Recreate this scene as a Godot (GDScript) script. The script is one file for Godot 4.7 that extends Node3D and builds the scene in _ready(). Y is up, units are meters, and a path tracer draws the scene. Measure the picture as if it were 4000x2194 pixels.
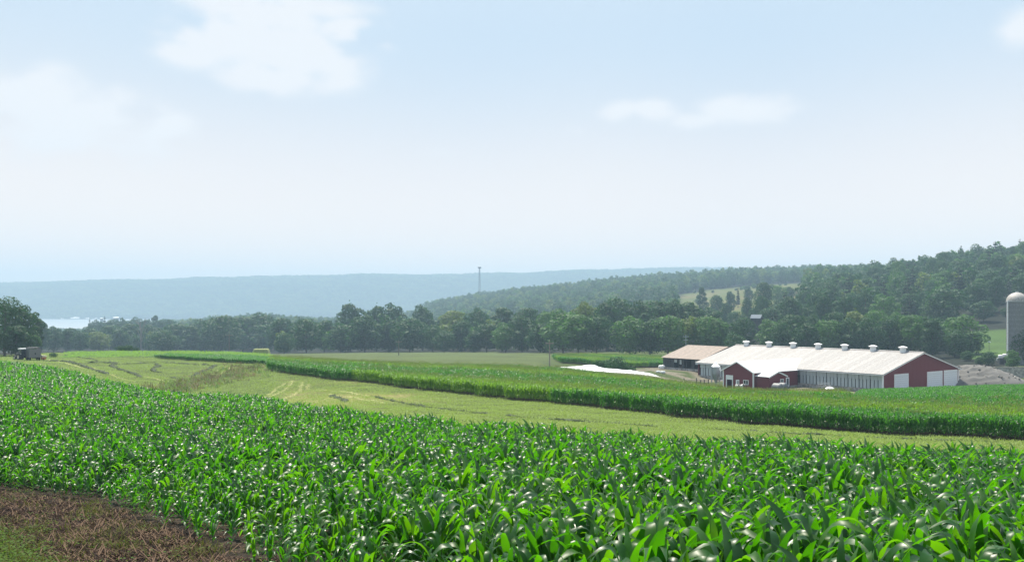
extends Node3D
# A valley farm: corn in front, mown hay strip, taller corn, red dairy barn, woods, lake and a hazy ridge.
# Camera at the origin, y up, looking along -z. D is depth in units of ZS metres, F the matching focal length in photo pixels.
const F := 3100.0
const ZS := 1.0968
const HOR := 1212.0
var rng := RandomNumberGenerator.new()
var used := {}

# ------------------------------------------------------------------ terrain
const DS := [0.0, 15.0, 30.0, 50.0, 65.0, 90.0, 110.0, 130.0, 150.0, 175.0, 200.0, 240.0, 300.0, 350.0, 450.0, 600.0, 800.0, 1100.0, 1500.0, 2600.0, 3700.0, 3800.0, 3970.0, 4400.0, 5400.0]
const US := [-1500.0, 0.0, 300.0, 700.0, 1000.0, 1400.0, 1600.0, 1700.0, 2000.0, 2500.0, 3000.0, 3500.0, 4000.0, 5500.0]
const HS := [
	[-2.9, -4.75, -6.5, -7.0, -7.2, -7.4, -7.9, -9.3, -10.5, -11.3, -12.2, -13.5, -16.0, -19.0, -24.0, -29.0, -33.0, -38.0, -45.0, -46.0, -46.0, -44.0, 8.0, 125.0, 100.0],
	[-2.9, -4.75, -6.5, -7.0, -7.2, -7.35, -8.2, -9.5, -10.6, -11.5, -12.4, -13.6, -16.0, -19.0, -24.0, -29.0, -33.0, -38.0, -45.0, -46.0, -46.0, -44.0, 9.0, 133.0, 100.0],
	[-2.9, -4.75, -6.5, -7.1, -7.45, -7.9, -9.4, -10.6, -11.3, -11.7, -12.1, -12.8, -16.0, -19.5, -24.5, -29.0, -33.0, -38.0, -45.0, -46.0, -46.0, -44.0, 10.0, 143.0, 100.0],
	[-2.9, -4.75, -6.4, -7.4, -8.1, -10.0, -11.3, -12.0, -12.1, -12.0, -12.1, -12.7, -17.0, -20.0, -25.0, -31.0, -35.0, -35.0, -40.0, -44.0, -42.0, -38.0, 12.0, 158.0, 100.0],
	[-2.9, -4.75, -6.3, -7.3, -8.1, -10.5, -11.8, -11.6, -11.5, -11.8, -12.3, -13.2, -16.8, -19.8, -24.5, -30.0, -27.0, -27.0, -31.0, -40.0, -38.0, -34.0, 14.0, 168.0, 110.0],
	[-2.9, -4.7, -6.2, -7.7, -9.0, -10.7, -11.1, -11.2, -11.7, -12.8, -14.0, -15.6, -17.0, -19.2, -23.8, -30.0, -32.0, -34.0, -34.0, -38.0, -36.0, -30.0, 18.0, 178.0, 120.0],
	[-2.90, -4.70, -6.20, -7.80, -9.17, -10.73, -11.13, -11.33, -11.87, -12.90, -14.07, -15.63, -17.13, -19.13, -23.53, -29.00, -32.0, -30.0, -20.0, -35.33, -34.00, -26.67, 19.33, 181.67, 123.33],
	[-2.90, -4.70, -6.20, -7.85, -9.25, -10.75, -11.15, -11.40, -11.95, -12.95, -14.10, -15.65, -17.20, -19.10, -23.40, -28.50, -30.0, -22.0, 0.0, -34.00, -33.00, -25.00, 20.00, 183.50, 125.00],
	[-2.9, -4.7, -6.2, -8.0, -9.5, -10.8, -11.2, -11.6, -12.2, -13.1, -14.2, -15.7, -17.4, -19.0, -23.0, -27.0, -22.0, -4.0, 20.0, -30.0, -30.0, -20.0, 22.0, 189.0, 130.0],
	[-2.9, -4.7, -6.3, -8.5, -9.9, -11.0, -11.8, -12.6, -13.7, -14.6, -15.5, -16.8, -18.0, -18.7, -20.0, -17.0, -4.0, 20.0, 44.0, -10.0, -20.0, -10.0, 28.0, 211.0, 140.0],
	[-2.9, -4.75, -6.4, -8.9, -10.2, -11.3, -13.0, -15.2, -17.0, -18.9, -19.2, -19.2, -19.0, -18.0, -12.0, 0.0, 17.0, 36.0, 59.0, 20.0, 8.0, 14.0, 42.0, 200.0, 140.0],
	[-2.9, -4.75, -6.5, -9.2, -10.4, -11.6, -13.0, -14.6, -16.3, -18.4, -19.2, -19.2, -19.0, -16.0, -4.0, 17.0, 28.0, 42.0, 60.0, 30.0, 25.0, 30.0, 45.0, 70.0, 70.0],
	[-2.9, -4.75, -6.7, -9.4, -10.5, -11.6, -12.9, -14.3, -15.7, -17.6, -18.8, -18.8, -15.5, -12.5, 5.0, 31.0, 42.0, 48.0, 40.0, 30.0, 30.0, 30.0, 45.0, 70.0, 70.0],
	[-2.9, -4.75, -6.7, -9.4, -10.5, -11.6, -12.8, -14.0, -15.4, -17.0, -18.0, -17.5, -12.0, -6.0, 14.0, 42.0, 55.0, 60.0, 50.0, 40.0, 40.0, 40.0, 45.0, 70.0, 70.0],
]
var bump := FastNoiseLite.new()

func herm(a: float, b: float, c: float, d: float, xa: float, xb: float, xc: float, xd: float, x: float) -> float:
	var t := (x - xb) / (xc - xb)
	var m1 := (c - a) / (xc - xa) * (xc - xb)
	var m2 := (d - b) / (xd - xb) * (xc - xb)
	var t2 := t * t
	var t3 := t2 * t
	return (2 * t3 - 3 * t2 + 1) * b + (t3 - 2 * t2 + t) * m1 + (-2 * t3 + 3 * t2) * c + (t3 - t2) * m2

func col_h(k: int, i: int, d: float) -> float:
	var n := DS.size()
	var row: Array = HS[k]
	var ia := maxi(i - 1, 0)
	var idd := mini(i + 2, n - 1)
	var xa: float = DS[ia] if ia != i else DS[i] - 10.0
	var xd: float = DS[idd] if idd != i + 1 else DS[i + 1] + 500.0
	return herm(row[ia], row[i], row[i + 1], row[idd], xa, DS[i], DS[i + 1], xd, d)

func ht(x: float, z: float) -> float:
	var d := clampf(-z / ZS, 0.0, 5390.0)
	var u := clampf(x / maxf(d, 6.0) * F + 2000.0, -1499.0, 5499.0)
	var i := 0
	while i < DS.size() - 2 and d > DS[i + 1]:
		i += 1
	var k := 0
	while k < US.size() - 2 and u > US[k + 1]:
		k += 1
	var ka := maxi(k - 1, 0)
	var kd := mini(k + 2, US.size() - 1)
	var xa: float = US[ka] if ka != k else US[k] - 400.0
	var xd: float = US[kd] if kd != k + 1 else US[k + 1] + 400.0
	var y := herm(col_h(ka, i, d), col_h(k, i, d), col_h(k + 1, i, d), col_h(kd, i, d), xa, US[k], US[k + 1], xd, u)
	# level farmyard round the barn
	var q := barn_local(x, z)
	var out_x: float = maxf(maxf(-20.0 - q.x, q.x - 42.0), 0.0)
	var out_z: float = maxf(maxf(q.y - 4.0, -80.0 - q.y), 0.0)
	var dist := sqrt(out_x * out_x + out_z * out_z)
	if dist < 16.0:
		var lvl := lerpf(BASE_Y, BASE_Y + 1.6, smoothstep(-50.0, -62.0, q.y))
		y = lerpf(lvl, y, smoothstep(0.0, 16.0, dist))
	else:
		y += 0.12 * bump.get_noise_2d(x * 4.0, z * 4.0)
	if d > 3850.0:
		y += 10.0 * bump.get_noise_2d(x * 0.13, z * 0.13)
	elif d > 420.0:
		y += 3.0 * smoothstep(420.0, 700.0, d) * (1.0 - smoothstep(1200.0, 1500.0, d)) * bump.get_noise_2d(x * 0.3, z * 0.3)
	return y

const BARN_A := Vector3(85.61, -14.655, -200.7)
const BARN_YAW := 0.6208
const BASE_Y := -19.2
func barn_local(x: float, z: float) -> Vector2:
	var dx := x - BARN_A.x
	var dz := z - BARN_A.z
	return Vector2(dx * cos(BARN_YAW) - dz * sin(BARN_YAW), dx * sin(BARN_YAW) + dz * cos(BARN_YAW))

func px(u: float, v: float, d: float) -> Vector3:
	return Vector3((u - 2000.0) / F * d, (HOR - v) / F * d, -d * ZS)

func on_ground(u: float, d: float) -> Vector3:
	var x := (u - 2000.0) / F * d
	return Vector3(x, ht(x, -d * ZS), -d * ZS)

func ground_pixel(u: float, v: float, from_d := 60.0) -> Vector3:
	var d := from_d
	while d < 420.0:
		var p := px(u, v, d)
		if ht(p.x, p.z) >= p.y:
			return Vector3(p.x, ht(p.x, p.z), p.z)
		d += 0.4
	return on_ground(u, 200.0)

# ------------------------------------------------------------------ helpers
func numbered(n: String) -> String:
	if not used.has(n):
		used[n] = 0
		return n
	used[n] += 1
	return "%s_%03d" % [n, used[n]]

func thing(called: String, label: String, category: String, at := Vector3.ZERO, turn := 0.0, group := "") -> Node3D:
	var o := Node3D.new()
	o.name = numbered(called)
	add_child(o)
	o.position = at
	o.rotation.y = turn
	tag(o, label, category, group)
	return o

func tag(o: Node, label: String, category: String, group := "", kind := "") -> void:
	o.set_meta("label", label)
	if category: o.set_meta("category", category)
	if group: o.set_meta("group", group)
	if kind: o.set_meta("kind", kind)

func part(parent: Node, called: String, mesh: Mesh, m: Material, at := Vector3.ZERO, turn := Vector3.ZERO) -> MeshInstance3D:
	var o := MeshInstance3D.new()
	o.name = called
	o.mesh = mesh
	o.material_override = m
	parent.add_child(o, true)
	o.position = at
	o.rotation = turn
	return o

func top(called: String, mesh: Mesh, m: Material, label: String, category: String, group := "", kind := "") -> MeshInstance3D:
	var o := MeshInstance3D.new()
	o.name = numbered(called)
	o.mesh = mesh
	o.material_override = m
	add_child(o)
	tag(o, label, category, group, kind)
	return o

var masses := {}
# a mass nobody could count: one top-level object, its copies held by children
func many(called: String, mesh: Mesh, m: Material, where: Array, label: String) -> void:
	if where.is_empty(): return
	if not masses.has(label):
		var root := Node3D.new()
		root.name = numbered(called)
		add_child(root)
		root.set_meta("kind", "stuff")
		root.set_meta("label", label)
		masses[label] = root
	var mm := MultiMesh.new()
	mm.transform_format = MultiMesh.TRANSFORM_3D
	mm.mesh = mesh
	mm.instance_count = where.size()
	for i in where.size():
		mm.set_instance_transform(i, where[i])
	var o := MultiMeshInstance3D.new()
	o.name = called + "_growth"
	o.multimesh = mm
	o.material_override = m
	masses[label].add_child(o, true)
	o.set_meta("kind", "stuff")

func lin(r: float, g: float, b: float) -> Color:
	return Color(r, g, b).linear_to_srgb()

func mat(c: Color, rough := 0.8, spec := 0.5, metal := 0.0) -> StandardMaterial3D:
	var m := StandardMaterial3D.new()
	m.albedo_color = c
	m.roughness = rough
	m.metallic_specular = spec
	m.metallic = metal
	return m

func leafy(c: Color, back: Color, rough := 0.5, spec := 0.5) -> StandardMaterial3D:
	var m := mat(c, rough, spec)
	m.backlight_enabled = true
	m.backlight = back
	m.cull_mode = BaseMaterial3D.CULL_DISABLED
	return m

func noise_tex(size: int, freq: float, lo: Color, hi: Color, sd: int, oct := 4) -> NoiseTexture2D:
	var n := FastNoiseLite.new()
	n.seed = sd
	n.noise_type = FastNoiseLite.TYPE_SIMPLEX
	n.frequency = freq
	n.fractal_octaves = oct
	var t := NoiseTexture2D.new()
	t.width = size
	t.height = size
	t.seamless = true
	t.noise = n
	var g := Gradient.new()
	g.set_color(0, lo)
	g.set_color(1, hi)
	t.color_ramp = g
	return t

func textured(c: Color, rough: float, tex: Texture2D, scale: Vector3, spec := 0.5) -> StandardMaterial3D:
	var m := mat(c, rough, spec)
	m.albedo_texture = tex
	m.uv1_triplanar = true
	m.uv1_scale = scale
	return m

func stool() -> SurfaceTool:
	var st := SurfaceTool.new()
	st.begin(Mesh.PRIMITIVE_TRIANGLES)
	return st

func tri(st: SurfaceTool, a: Vector3, b: Vector3, c: Vector3) -> void:
	st.add_vertex(a)
	st.add_vertex(b)
	st.add_vertex(c)

func quad(st: SurfaceTool, a: Vector3, b: Vector3, c: Vector3, d: Vector3) -> void:
	tri(st, a, b, c)
	tri(st, a, c, d)

func done(st: SurfaceTool) -> ArrayMesh:
	st.generate_normals()
	return st.commit()

func flat_done(st: SurfaceTool) -> ArrayMesh:
	return done(st)

func add_box(st: SurfaceTool, lo: Vector3, hi: Vector3) -> void:
	st.set_smooth_group(-1)
	var p := []
	for i in 8:
		p.append(Vector3(hi.x if i & 1 else lo.x, hi.y if i & 2 else lo.y, hi.z if i & 4 else lo.z))
	quad(st, p[0], p[1], p[3], p[2])
	quad(st, p[5], p[4], p[6], p[7])
	quad(st, p[4], p[0], p[2], p[6])
	quad(st, p[1], p[5], p[7], p[3])
	quad(st, p[2], p[3], p[7], p[6])
	quad(st, p[4], p[5], p[1], p[0])

func box_mesh(lo: Vector3, hi: Vector3) -> ArrayMesh:
	var st := stool()
	add_box(st, lo, hi)
	return st.commit_with_normals() if false else done(st)

# polygon in the xy plane, extruded along z from z0 to z1
func slab_xy(pts: Array, z0: float, z1: float) -> ArrayMesh:
	var st := stool()
	st.set_smooth_group(-1)
	var pv := PackedVector2Array(pts)
	if Geometry2D.is_polygon_clockwise(pv): pv.reverse()
	var ids := Geometry2D.triangulate_polygon(pv)
	for i in range(0, ids.size(), 3):
		var a := pv[ids[i]]
		var b := pv[ids[i + 1]]
		var c := pv[ids[i + 2]]
		tri(st, Vector3(a.x, a.y, z1), Vector3(c.x, c.y, z1), Vector3(b.x, b.y, z1))
		tri(st, Vector3(a.x, a.y, z0), Vector3(b.x, b.y, z0), Vector3(c.x, c.y, z0))
	for i in pv.size():
		var a := pv[i]
		var b := pv[(i + 1) % pv.size()]
		quad(st, Vector3(a.x, a.y, z0), Vector3(a.x, a.y, z1), Vector3(b.x, b.y, z1), Vector3(b.x, b.y, z0))
	return done(st)

func add_tube(st: SurfaceTool, a: Vector3, b: Vector3, ra: float, rb: float, n := 7, caps := true) -> void:
	st.set_smooth_group(0)
	var dir := (b - a).normalized()
	var s := dir.cross(Vector3.UP if absf(dir.y) < 0.9 else Vector3.RIGHT).normalized()
	var t := dir.cross(s)
	for i in n:
		var p := s * cos(TAU * i / n) + t * sin(TAU * i / n)
		var q := s * cos(TAU * (i + 1) / n) + t * sin(TAU * (i + 1) / n)
		quad(st, a + p * ra, b + p * rb, b + q * rb, a + q * ra)
	if caps:
		st.set_smooth_group(-1)
		for i in n:
			var p := s * cos(TAU * i / n) + t * sin(TAU * i / n)
			var q := s * cos(TAU * (i + 1) / n) + t * sin(TAU * (i + 1) / n)
			tri(st, b, b + q * rb, b + p * rb)
			tri(st, a, a + p * ra, a + q * ra)

func tube(a: Vector3, b: Vector3, ra: float, rb: float, n := 7) -> ArrayMesh:
	var st := stool()
	add_tube(st, a, b, ra, rb, n)
	return done(st)

# profile: [[radius, y], ...]
func lathe(profile: Array, n := 20) -> ArrayMesh:
	var st := stool()
	for k in profile.size() - 1:
		st.set_smooth_group(-1)
		for i in n:
			var a0 := TAU * i / n
			var a1 := TAU * (i + 1) / n
			var r0: float = profile[k][0]
			var r1: float = profile[k + 1][0]
			var y0: float = profile[k][1]
			var y1: float = profile[k + 1][1]
			quad(st, Vector3(r0 * cos(a0), y0, r0 * sin(a0)), Vector3(r0 * cos(a1), y0, r0 * sin(a1)), Vector3(r1 * cos(a1), y1, r1 * sin(a1)), Vector3(r1 * cos(a0), y1, r1 * sin(a0)))
	return done(st)

func inside(poly: PackedVector2Array, x: float, d: float) -> bool:
	return Geometry2D.is_point_in_polygon(Vector2(x, d), poly)

func field(list: Array) -> PackedVector2Array:
	var out := PackedVector2Array()
	for e in list:
		out.append(Vector2((e[0] - 2000.0) / F * e[1], e[1]))
	return out

func on_slope(p: Vector3, turn: float, s: float, sy := 0.0) -> Transform3D:
	var e := 1.0
	var nx := ht(p.x - e, p.z) - ht(p.x + e, p.z)
	var nz := ht(p.x, p.z - e) - ht(p.x, p.z + e)
	var b := Basis(Vector3.UP, turn)
	b = b.scaled(Vector3(s, sy if sy > 0.0 else s, s))
	# shear upwards so that the patch follows the slope and its plants stay upright
	var sh := Basis(Vector3(1, -nx / (2 * e), 0), Vector3.UP, Vector3(0, -nz / (2 * e), 1))
	return Transform3D(sh * b, p)

# ------------------------------------------------------------------ _ready
func _ready() -> void:
	rng.seed = 20240731
	bump.seed = 7
	bump.frequency = 0.02
	bump.fractal_octaves = 3
	set_camera()
	set_sky()
	materials()
	build_ground()
	build_fields()
	build_grass()
	build_hay()
	build_farm()
	build_woods()
	build_far()
	build_small()

func set_camera() -> void:
	var cam := Camera3D.new()
	cam.name = "camera"
	cam.projection = Camera3D.PROJECTION_FRUSTUM
	cam.keep_aspect = Camera3D.KEEP_HEIGHT
	cam.near = 0.1
	cam.far = 20000.0
	cam.size = 0.1 * 2194.0 / (F * ZS)
	cam.frustum_offset = Vector2(0, 0.1 * (HOR - 1097.0) / (F * ZS))
	add_child(cam)
	cam.current = true

var sun_dir := Vector3(-0.15, 0.90, -0.40).normalized()

func set_sky() -> void:
	var env := Environment.new()
	env.tonemap_mode = Environment.TONE_MAPPER_LINEAR
	env.tonemap_exposure = 2.05
	env.background_mode = Environment.BG_SKY
	var sky := Sky.new()
	var pan := PanoramaSkyMaterial.new()
	pan.panorama = sky_picture()
	sky.sky_material = pan
	env.sky = sky
	env.sdfgi_enabled = true
	env.ssao_enabled = true
	env.ssil_enabled = true
	env.fog_enabled = true
	env.fog_density = 0.0003
	env.fog_light_color = lin(0.55, 0.79, 1.0)
	var we := WorldEnvironment.new()
	we.name = "environment"
	we.environment = env
	add_child(we)
	var sun := DirectionalLight3D.new()
	sun.name = "sun"
	sun.light_energy = 1.6
	sun.light_color = Color(1.0, 0.965, 0.9)
	sun.light_angular_distance = 0.6
	sun.shadow_enabled = true
	add_child(sun)
	sun.look_at_from_position(sun_dir * 50.0, Vector3.ZERO, Vector3.UP)

# clouds of the photograph: photo pixel, half width, half height, strength
const CLOUDS := [
	[720, 165, 120, 80, 0.9], [1000, 130, 240, 120, 1.0], [900, 20, 170, 90, 0.8], [1180, 210, 230, 90, 1.0], [1380, 140, 150, 55, 0.9], [1480, 165, 90, 35, 0.8],
	[1060, 300, 200, 70, 0.8], [1240, 310, 150, 55, 0.7], [1200, 20, 250, 50, 0.6], [150, 345, 140, 80, 0.75], [60, 420, 160, 90, 0.6], [430, 440, 140, 60, 0.85], [540, 415, 100, 60, 0.95], [640, 490, 110, 55, 0.8], [200, 520, 330, 110, 0.65], [500, 540, 250, 60, 0.55],
	[2420, 440, 80, 40, 0.8], [2550, 440, 90, 42, 0.8], [2700, 470, 130, 35, 0.5], [2900, 420, 170, 60, 0.6], [3060, 440, 120, 50, 0.4], [2240, 510, 80, 30, 0.35], [3980, 120, 80, 90, 0.5], [1700, 620, 150, 40, 0.35], [1900, 640, 180, 45, 0.3],
]

func sky_picture() -> ImageTexture:
	var w := 3072
	var h := 1536
	var n := FastNoiseLite.new()
	n.seed = 11
	n.noise_type = FastNoiseLite.TYPE_SIMPLEX
	n.frequency = 9.0
	n.fractal_octaves = 6
	var n2 := FastNoiseLite.new()
	n2.seed = 5
	n2.noise_type = FastNoiseLite.TYPE_SIMPLEX
	n2.frequency = 1.3
	n2.fractal_octaves = 2
	var img := Image.create_empty(w, h, false, Image.FORMAT_RGBF)
	var blobs := []
	for c in CLOUDS:
		var dir := Vector3((c[0] - 2000.0) / (F * ZS), (HOR - c[1]) / (F * ZS), -1.0)
		blobs.append([atan2(dir.x, -dir.z), atan2(dir.y, Vector2(dir.x, dir.z).length()), c[2] / (F * ZS), c[3] / (F * ZS), c[4]])
	# the same kind of clouds go on all round the sky
	var r2 := RandomNumberGenerator.new()
	r2.seed = 3
	for k in 90:
		var az := r2.randf_range(0.75, TAU - 0.75)
		if az > PI: az -= TAU
		blobs.append([az, r2.randf_range(0.08, 0.9), r2.randf_range(0.03, 0.09), r2.randf_range(0.012, 0.035), r2.randf_range(0.3, 0.9)])
	var zen := Vector3(0.24, 0.345, 0.52)
	var mid := Vector3(0.308, 0.374, 0.446)
	var hz := Vector3(0.61, 0.51, 0.445)
	var data := PackedFloat32Array()
	data.resize(w * h * 3)
	for j in h:
		var el := (0.5 - (j + 0.5) / h) * PI
		var near := []
		for b in blobs:
			if absf(el - b[1]) < b[3] * 2.2: near.append(b)
		var base: Vector3
		if el < 0.0:
			base = Vector3(0.16, 0.19, 0.16).lerp(hz, exp(el * 14.0))
		else:
			base = hz.lerp(mid, smoothstep(0.02, 0.32, el)).lerp(zen, smoothstep(0.35, 1.35, el))
		for i in w:
			var az := wrapf((i + 0.5) / w * TAU, -PI, PI)
			var c := base
			if el > -0.02:
				var dir := Vector3(sin(az) * cos(el), sin(el), -cos(az) * cos(el))
				var tint := n2.get_noise_3dv(dir)
				c += Vector3(0.024, 0.014, 0.003) * tint
				var toward := maxf(dir.dot(sun_dir), 0.0)
				c += Vector3(0.07, 0.06, 0.04) * pow(toward, 4.0) + Vector3(0.75, 0.72, 0.66) * pow(toward, 24.0)
				if not near.is_empty():
					var cover := 0.0
					for b in near:
						var dx: float = (az - b[0]) / b[2]
						var dy: float = (el - b[1]) / b[3]
						var q := dx * dx + dy * dy
						if q < 4.5:
							cover = maxf(cover, b[4] * exp(-q * 0.75))
					if cover > 0.03:
						var nn := n.get_noise_3d(dir.x * 1.0, dir.y * 2.0, dir.z) * 0.9
						var a := smoothstep(0.12, 0.68, cover * (0.85 + 1.25 * nn))
						c = c.lerp(Vector3(0.475, 0.477, 0.488), a * 0.85)
			var o := (j * w + i) * 3
			data[o] = c.x
			data[o + 1] = c.y
			data[o + 2] = c.z
	img.set_data(w, h, false, Image.FORMAT_RGBF, data.to_byte_array())
	return ImageTexture.create_from_image(img)

# ------------------------------------------------------------------ materials
var M := {}
func materials() -> void:
	M.corn = [
		leafy(lin(0.007, 0.042, 0.002), lin(0.062, 0.28, 0.002), 0.41, 0.40),
		leafy(lin(0.009, 0.050, 0.002), lin(0.085, 0.33, 0.002), 0.43, 0.40),
		leafy(lin(0.005, 0.034, 0.003), lin(0.042, 0.20, 0.003), 0.39, 0.42),
		leafy(lin(0.014, 0.056, 0.002), lin(0.120, 0.36, 0.003), 0.45, 0.38),
	]
	M.corn_dry = leafy(lin(0.16, 0.12, 0.035), lin(0.14, 0.11, 0.02), 0.7, 0.3)
	M.stalk = leafy(lin(0.03, 0.055, 0.012), lin(0.03, 0.05, 0.006), 0.5)
	M.tassel = leafy(lin(0.14, 0.17, 0.03), lin(0.11, 0.14, 0.02), 0.7)
	M.corn_far = leafy(lin(0.011, 0.060, 0.003), lin(0.058, 0.24, 0.004), 0.42, 0.36)
	M.corn_yellow = leafy(lin(0.046, 0.116, 0.005), lin(0.17, 0.35, 0.006), 0.48, 0.34)
	# three species of broadleaf trees, in their leaf colours
	M.tree = [
		leafy(lin(0.014, 0.045, 0.014), lin(0.020, 0.078, 0.011), 0.65, 0.32),
		leafy(lin(0.034, 0.080, 0.022), lin(0.055, 0.155, 0.018), 0.65, 0.32),
		leafy(lin(0.056, 0.084, 0.020), lin(0.11, 0.18, 0.018), 0.65, 0.32),
	]
	M.pine = leafy(lin(0.007, 0.020, 0.011), lin(0.010, 0.026, 0.010), 0.62, 0.32)
	M.bark = textured(lin(0.16, 0.13, 0.10), 0.9, noise_tex(256, 0.03, Color(0.5, 0.5, 0.5), Color(1, 1, 1), 4), Vector3(0.6, 0.15, 0.6))
	M.dead = mat(lin(0.22, 0.19, 0.16), 0.9)
	M.weed = [leafy(lin(0.07, 0.065, 0.025), lin(0.07, 0.07, 0.02), 0.8), leafy(lin(0.06, 0.12, 0.02), lin(0.12, 0.2, 0.02), 0.7), leafy(lin(0.14, 0.115, 0.055), lin(0.1, 0.08, 0.03), 0.8)]
	M.thatch = [leafy(lin(0.028, 0.015, 0.010), lin(0.008, 0.005, 0.004), 0.85, 0.2), leafy(lin(0.11, 0.073, 0.048), lin(0.02, 0.014, 0.01), 0.85, 0.2), leafy(lin(0.016, 0.010, 0.008), lin(0.006, 0.004, 0.003), 0.85, 0.2), leafy(lin(0.06, 0.065, 0.015), lin(0.06, 0.07, 0.015), 0.8, 0.2)]
	M.clover = leafy(lin(0.035, 0.075, 0.008), lin(0.09, 0.17, 0.01), 0.75, 0.25)
	M.stubble = leafy(lin(0.145, 0.21, 0.036), lin(0.15, 0.225, 0.022), 0.8)
	M.green = leafy(lin(0.075, 0.17, 0.02), lin(0.2, 0.36, 0.03), 0.7)
	M.straw = leafy(lin(0.34, 0.34, 0.14), lin(0.16, 0.16, 0.06), 0.8)
	M.windrow = leafy(lin(0.032, 0.05, 0.014), lin(0.02, 0.03, 0.008), 0.85)
	M.red = mat(lin(0.145, 0.017, 0.026), 0.6, 0.4)
	M.white = mat(lin(0.78, 0.79, 0.80), 0.55)
	M.wing_roof = mat(lin(0.62, 0.62, 0.62), 0.5)
	M.metal_roof = []
	for k in 3:
		M.metal_roof.append(textured(lin(0.36 - 0.025 * k, 0.36 - 0.025 * k, 0.36 - 0.025 * k), 0.5, noise_tex(256, 0.02, Color(0.74, 0.70, 0.67), Color(1, 1, 1), 80 + k), Vector3(0.12, 0.12, 0.5)))
	M.brown_roof = [textured(lin(0.25, 0.20, 0.165), 0.7, noise_tex(256, 0.02, Color(0.75, 0.72, 0.7), Color(1, 1, 1), 9), Vector3(0.12, 0.12, 0.12)), textured(lin(0.225, 0.185, 0.155), 0.7, noise_tex(256, 0.02, Color(0.75, 0.72, 0.7), Color(1, 1, 1), 10), Vector3(0.12, 0.12, 0.12))]
	M.curtain = [mat(lin(0.40, 0.45, 0.47), 0.6), mat(lin(0.37, 0.42, 0.44), 0.6)]
	M.dark = mat(lin(0.02, 0.022, 0.025), 0.8)
	M.wood_dark = textured(lin(0.05, 0.052, 0.058), 0.85, noise_tex(256, 0.04, Color(0.6, 0.6, 0.6), Color(1, 1, 1), 12), Vector3(1.2, 0.2, 1.2))
	M.concrete = textured(lin(0.50, 0.47, 0.43), 0.9, noise_tex(512, 0.012, Color(0.55, 0.55, 0.55), Color(1, 1, 1), 14), Vector3(0.15, 0.15, 0.15))
	M.steel = mat(lin(0.13, 0.135, 0.14), 0.55, 0.5, 0.2)
	M.galv = mat(lin(0.30, 0.33, 0.35), 0.5, 0.5, 0.3)
	M.vent = mat(lin(0.66, 0.68, 0.70), 0.5)
	M.glass = mat(lin(0.03, 0.04, 0.05), 0.08, 0.6)
	M.tyre = mat(lin(0.018, 0.018, 0.02), 0.85)
	M.tractor_body = mat(lin(0.02, 0.022, 0.03), 0.4)
	M.grey_paint = mat(lin(0.17, 0.16, 0.165), 0.6)
	M.orange = mat(lin(0.5, 0.16, 0.04), 0.5)
	M.cream = mat(lin(0.62, 0.55, 0.42), 0.6)
	M.plastic = textured(lin(0.80, 0.81, 0.82), 0.4, noise_tex(256, 0.02, Color(0.85, 0.85, 0.86), Color(1, 1, 1), 21), Vector3(0.2, 0.2, 0.2))
	M.pole = mat(lin(0.17, 0.15, 0.13), 0.9)
	M.gravel = textured(lin(0.20, 0.192, 0.178), 0.95, noise_tex(512, 0.05, Color(0.55, 0.55, 0.55), Color(1, 1, 1), 23), Vector3(0.25, 0.25, 0.25))
	M.slate = mat(lin(0.16, 0.20, 0.25), 0.6)
	M.tin = mat(lin(0.10, 0.125, 0.15), 0.75, 0.3)
	M.water = mat(lin(0.16, 0.20, 0.23), 0.5, 0.6)
	M.cow_white = mat(lin(0.7, 0.69, 0.66), 0.7)
	M.hay_pale = textured(lin(0.26, 0.30, 0.11), 0.9, noise_tex(256, 0.03, Color(0.75, 0.75, 0.75), Color(1, 1, 1), 31), Vector3(0.4, 0.4, 0.4))

# ------------------------------------------------------------------ ground
# fields, as photo column and depth
const A_FIELD := [[-700, 112], [-400, 104], [0, 96], [300, 82], [700, 66], [1000, 60], [1400, 50], [2000, 39], [2500, 35.5], [3000, 33], [3500, 31], [4000, 30], [4700, 28], [6200, 25], [8000, 2.4], [4600, 3.6], [2000, 5.0], [1450, 8.0], [1200, 11.2], [940, 15.2], [680, 18.6], [350, 24.6], [0, 27.0], [-700, 33]]
const B_FIELD := [[1050, 150], [1070, 148], [1283, 130], [1454, 121], [1625, 112], [1800, 105], [2000, 97], [2266, 90], [2452, 84.5], [2731, 77.5], [3000, 72.7], [3359, 68], [3731, 65.5], [4000, 63], [4500, 60], [4500, 88], [4000, 89], [3500, 90], [3330, 92], [3290, 128], [3000, 128], [2700, 128], [2441, 133], [2187, 153], [1750, 152], [1300, 174], [1060, 172]]
const B2_FIELD := [[610, 199], [850, 182], [1040, 170], [1062, 172], [1300, 175], [1200, 196], [900, 200], [640, 206]]
const C_FIELD := [[3345, 99], [3600, 97], [4000, 96], [4500, 95], [4500, 164], [4000, 162], [3600, 159], [3370, 157]]
const E_FIELD := [[2190, 243], [2450, 243], [2790, 247], [2790, 285], [2300, 290], [2160, 275]]
var ROW := Vector2(-0.81, -0.587)

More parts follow.
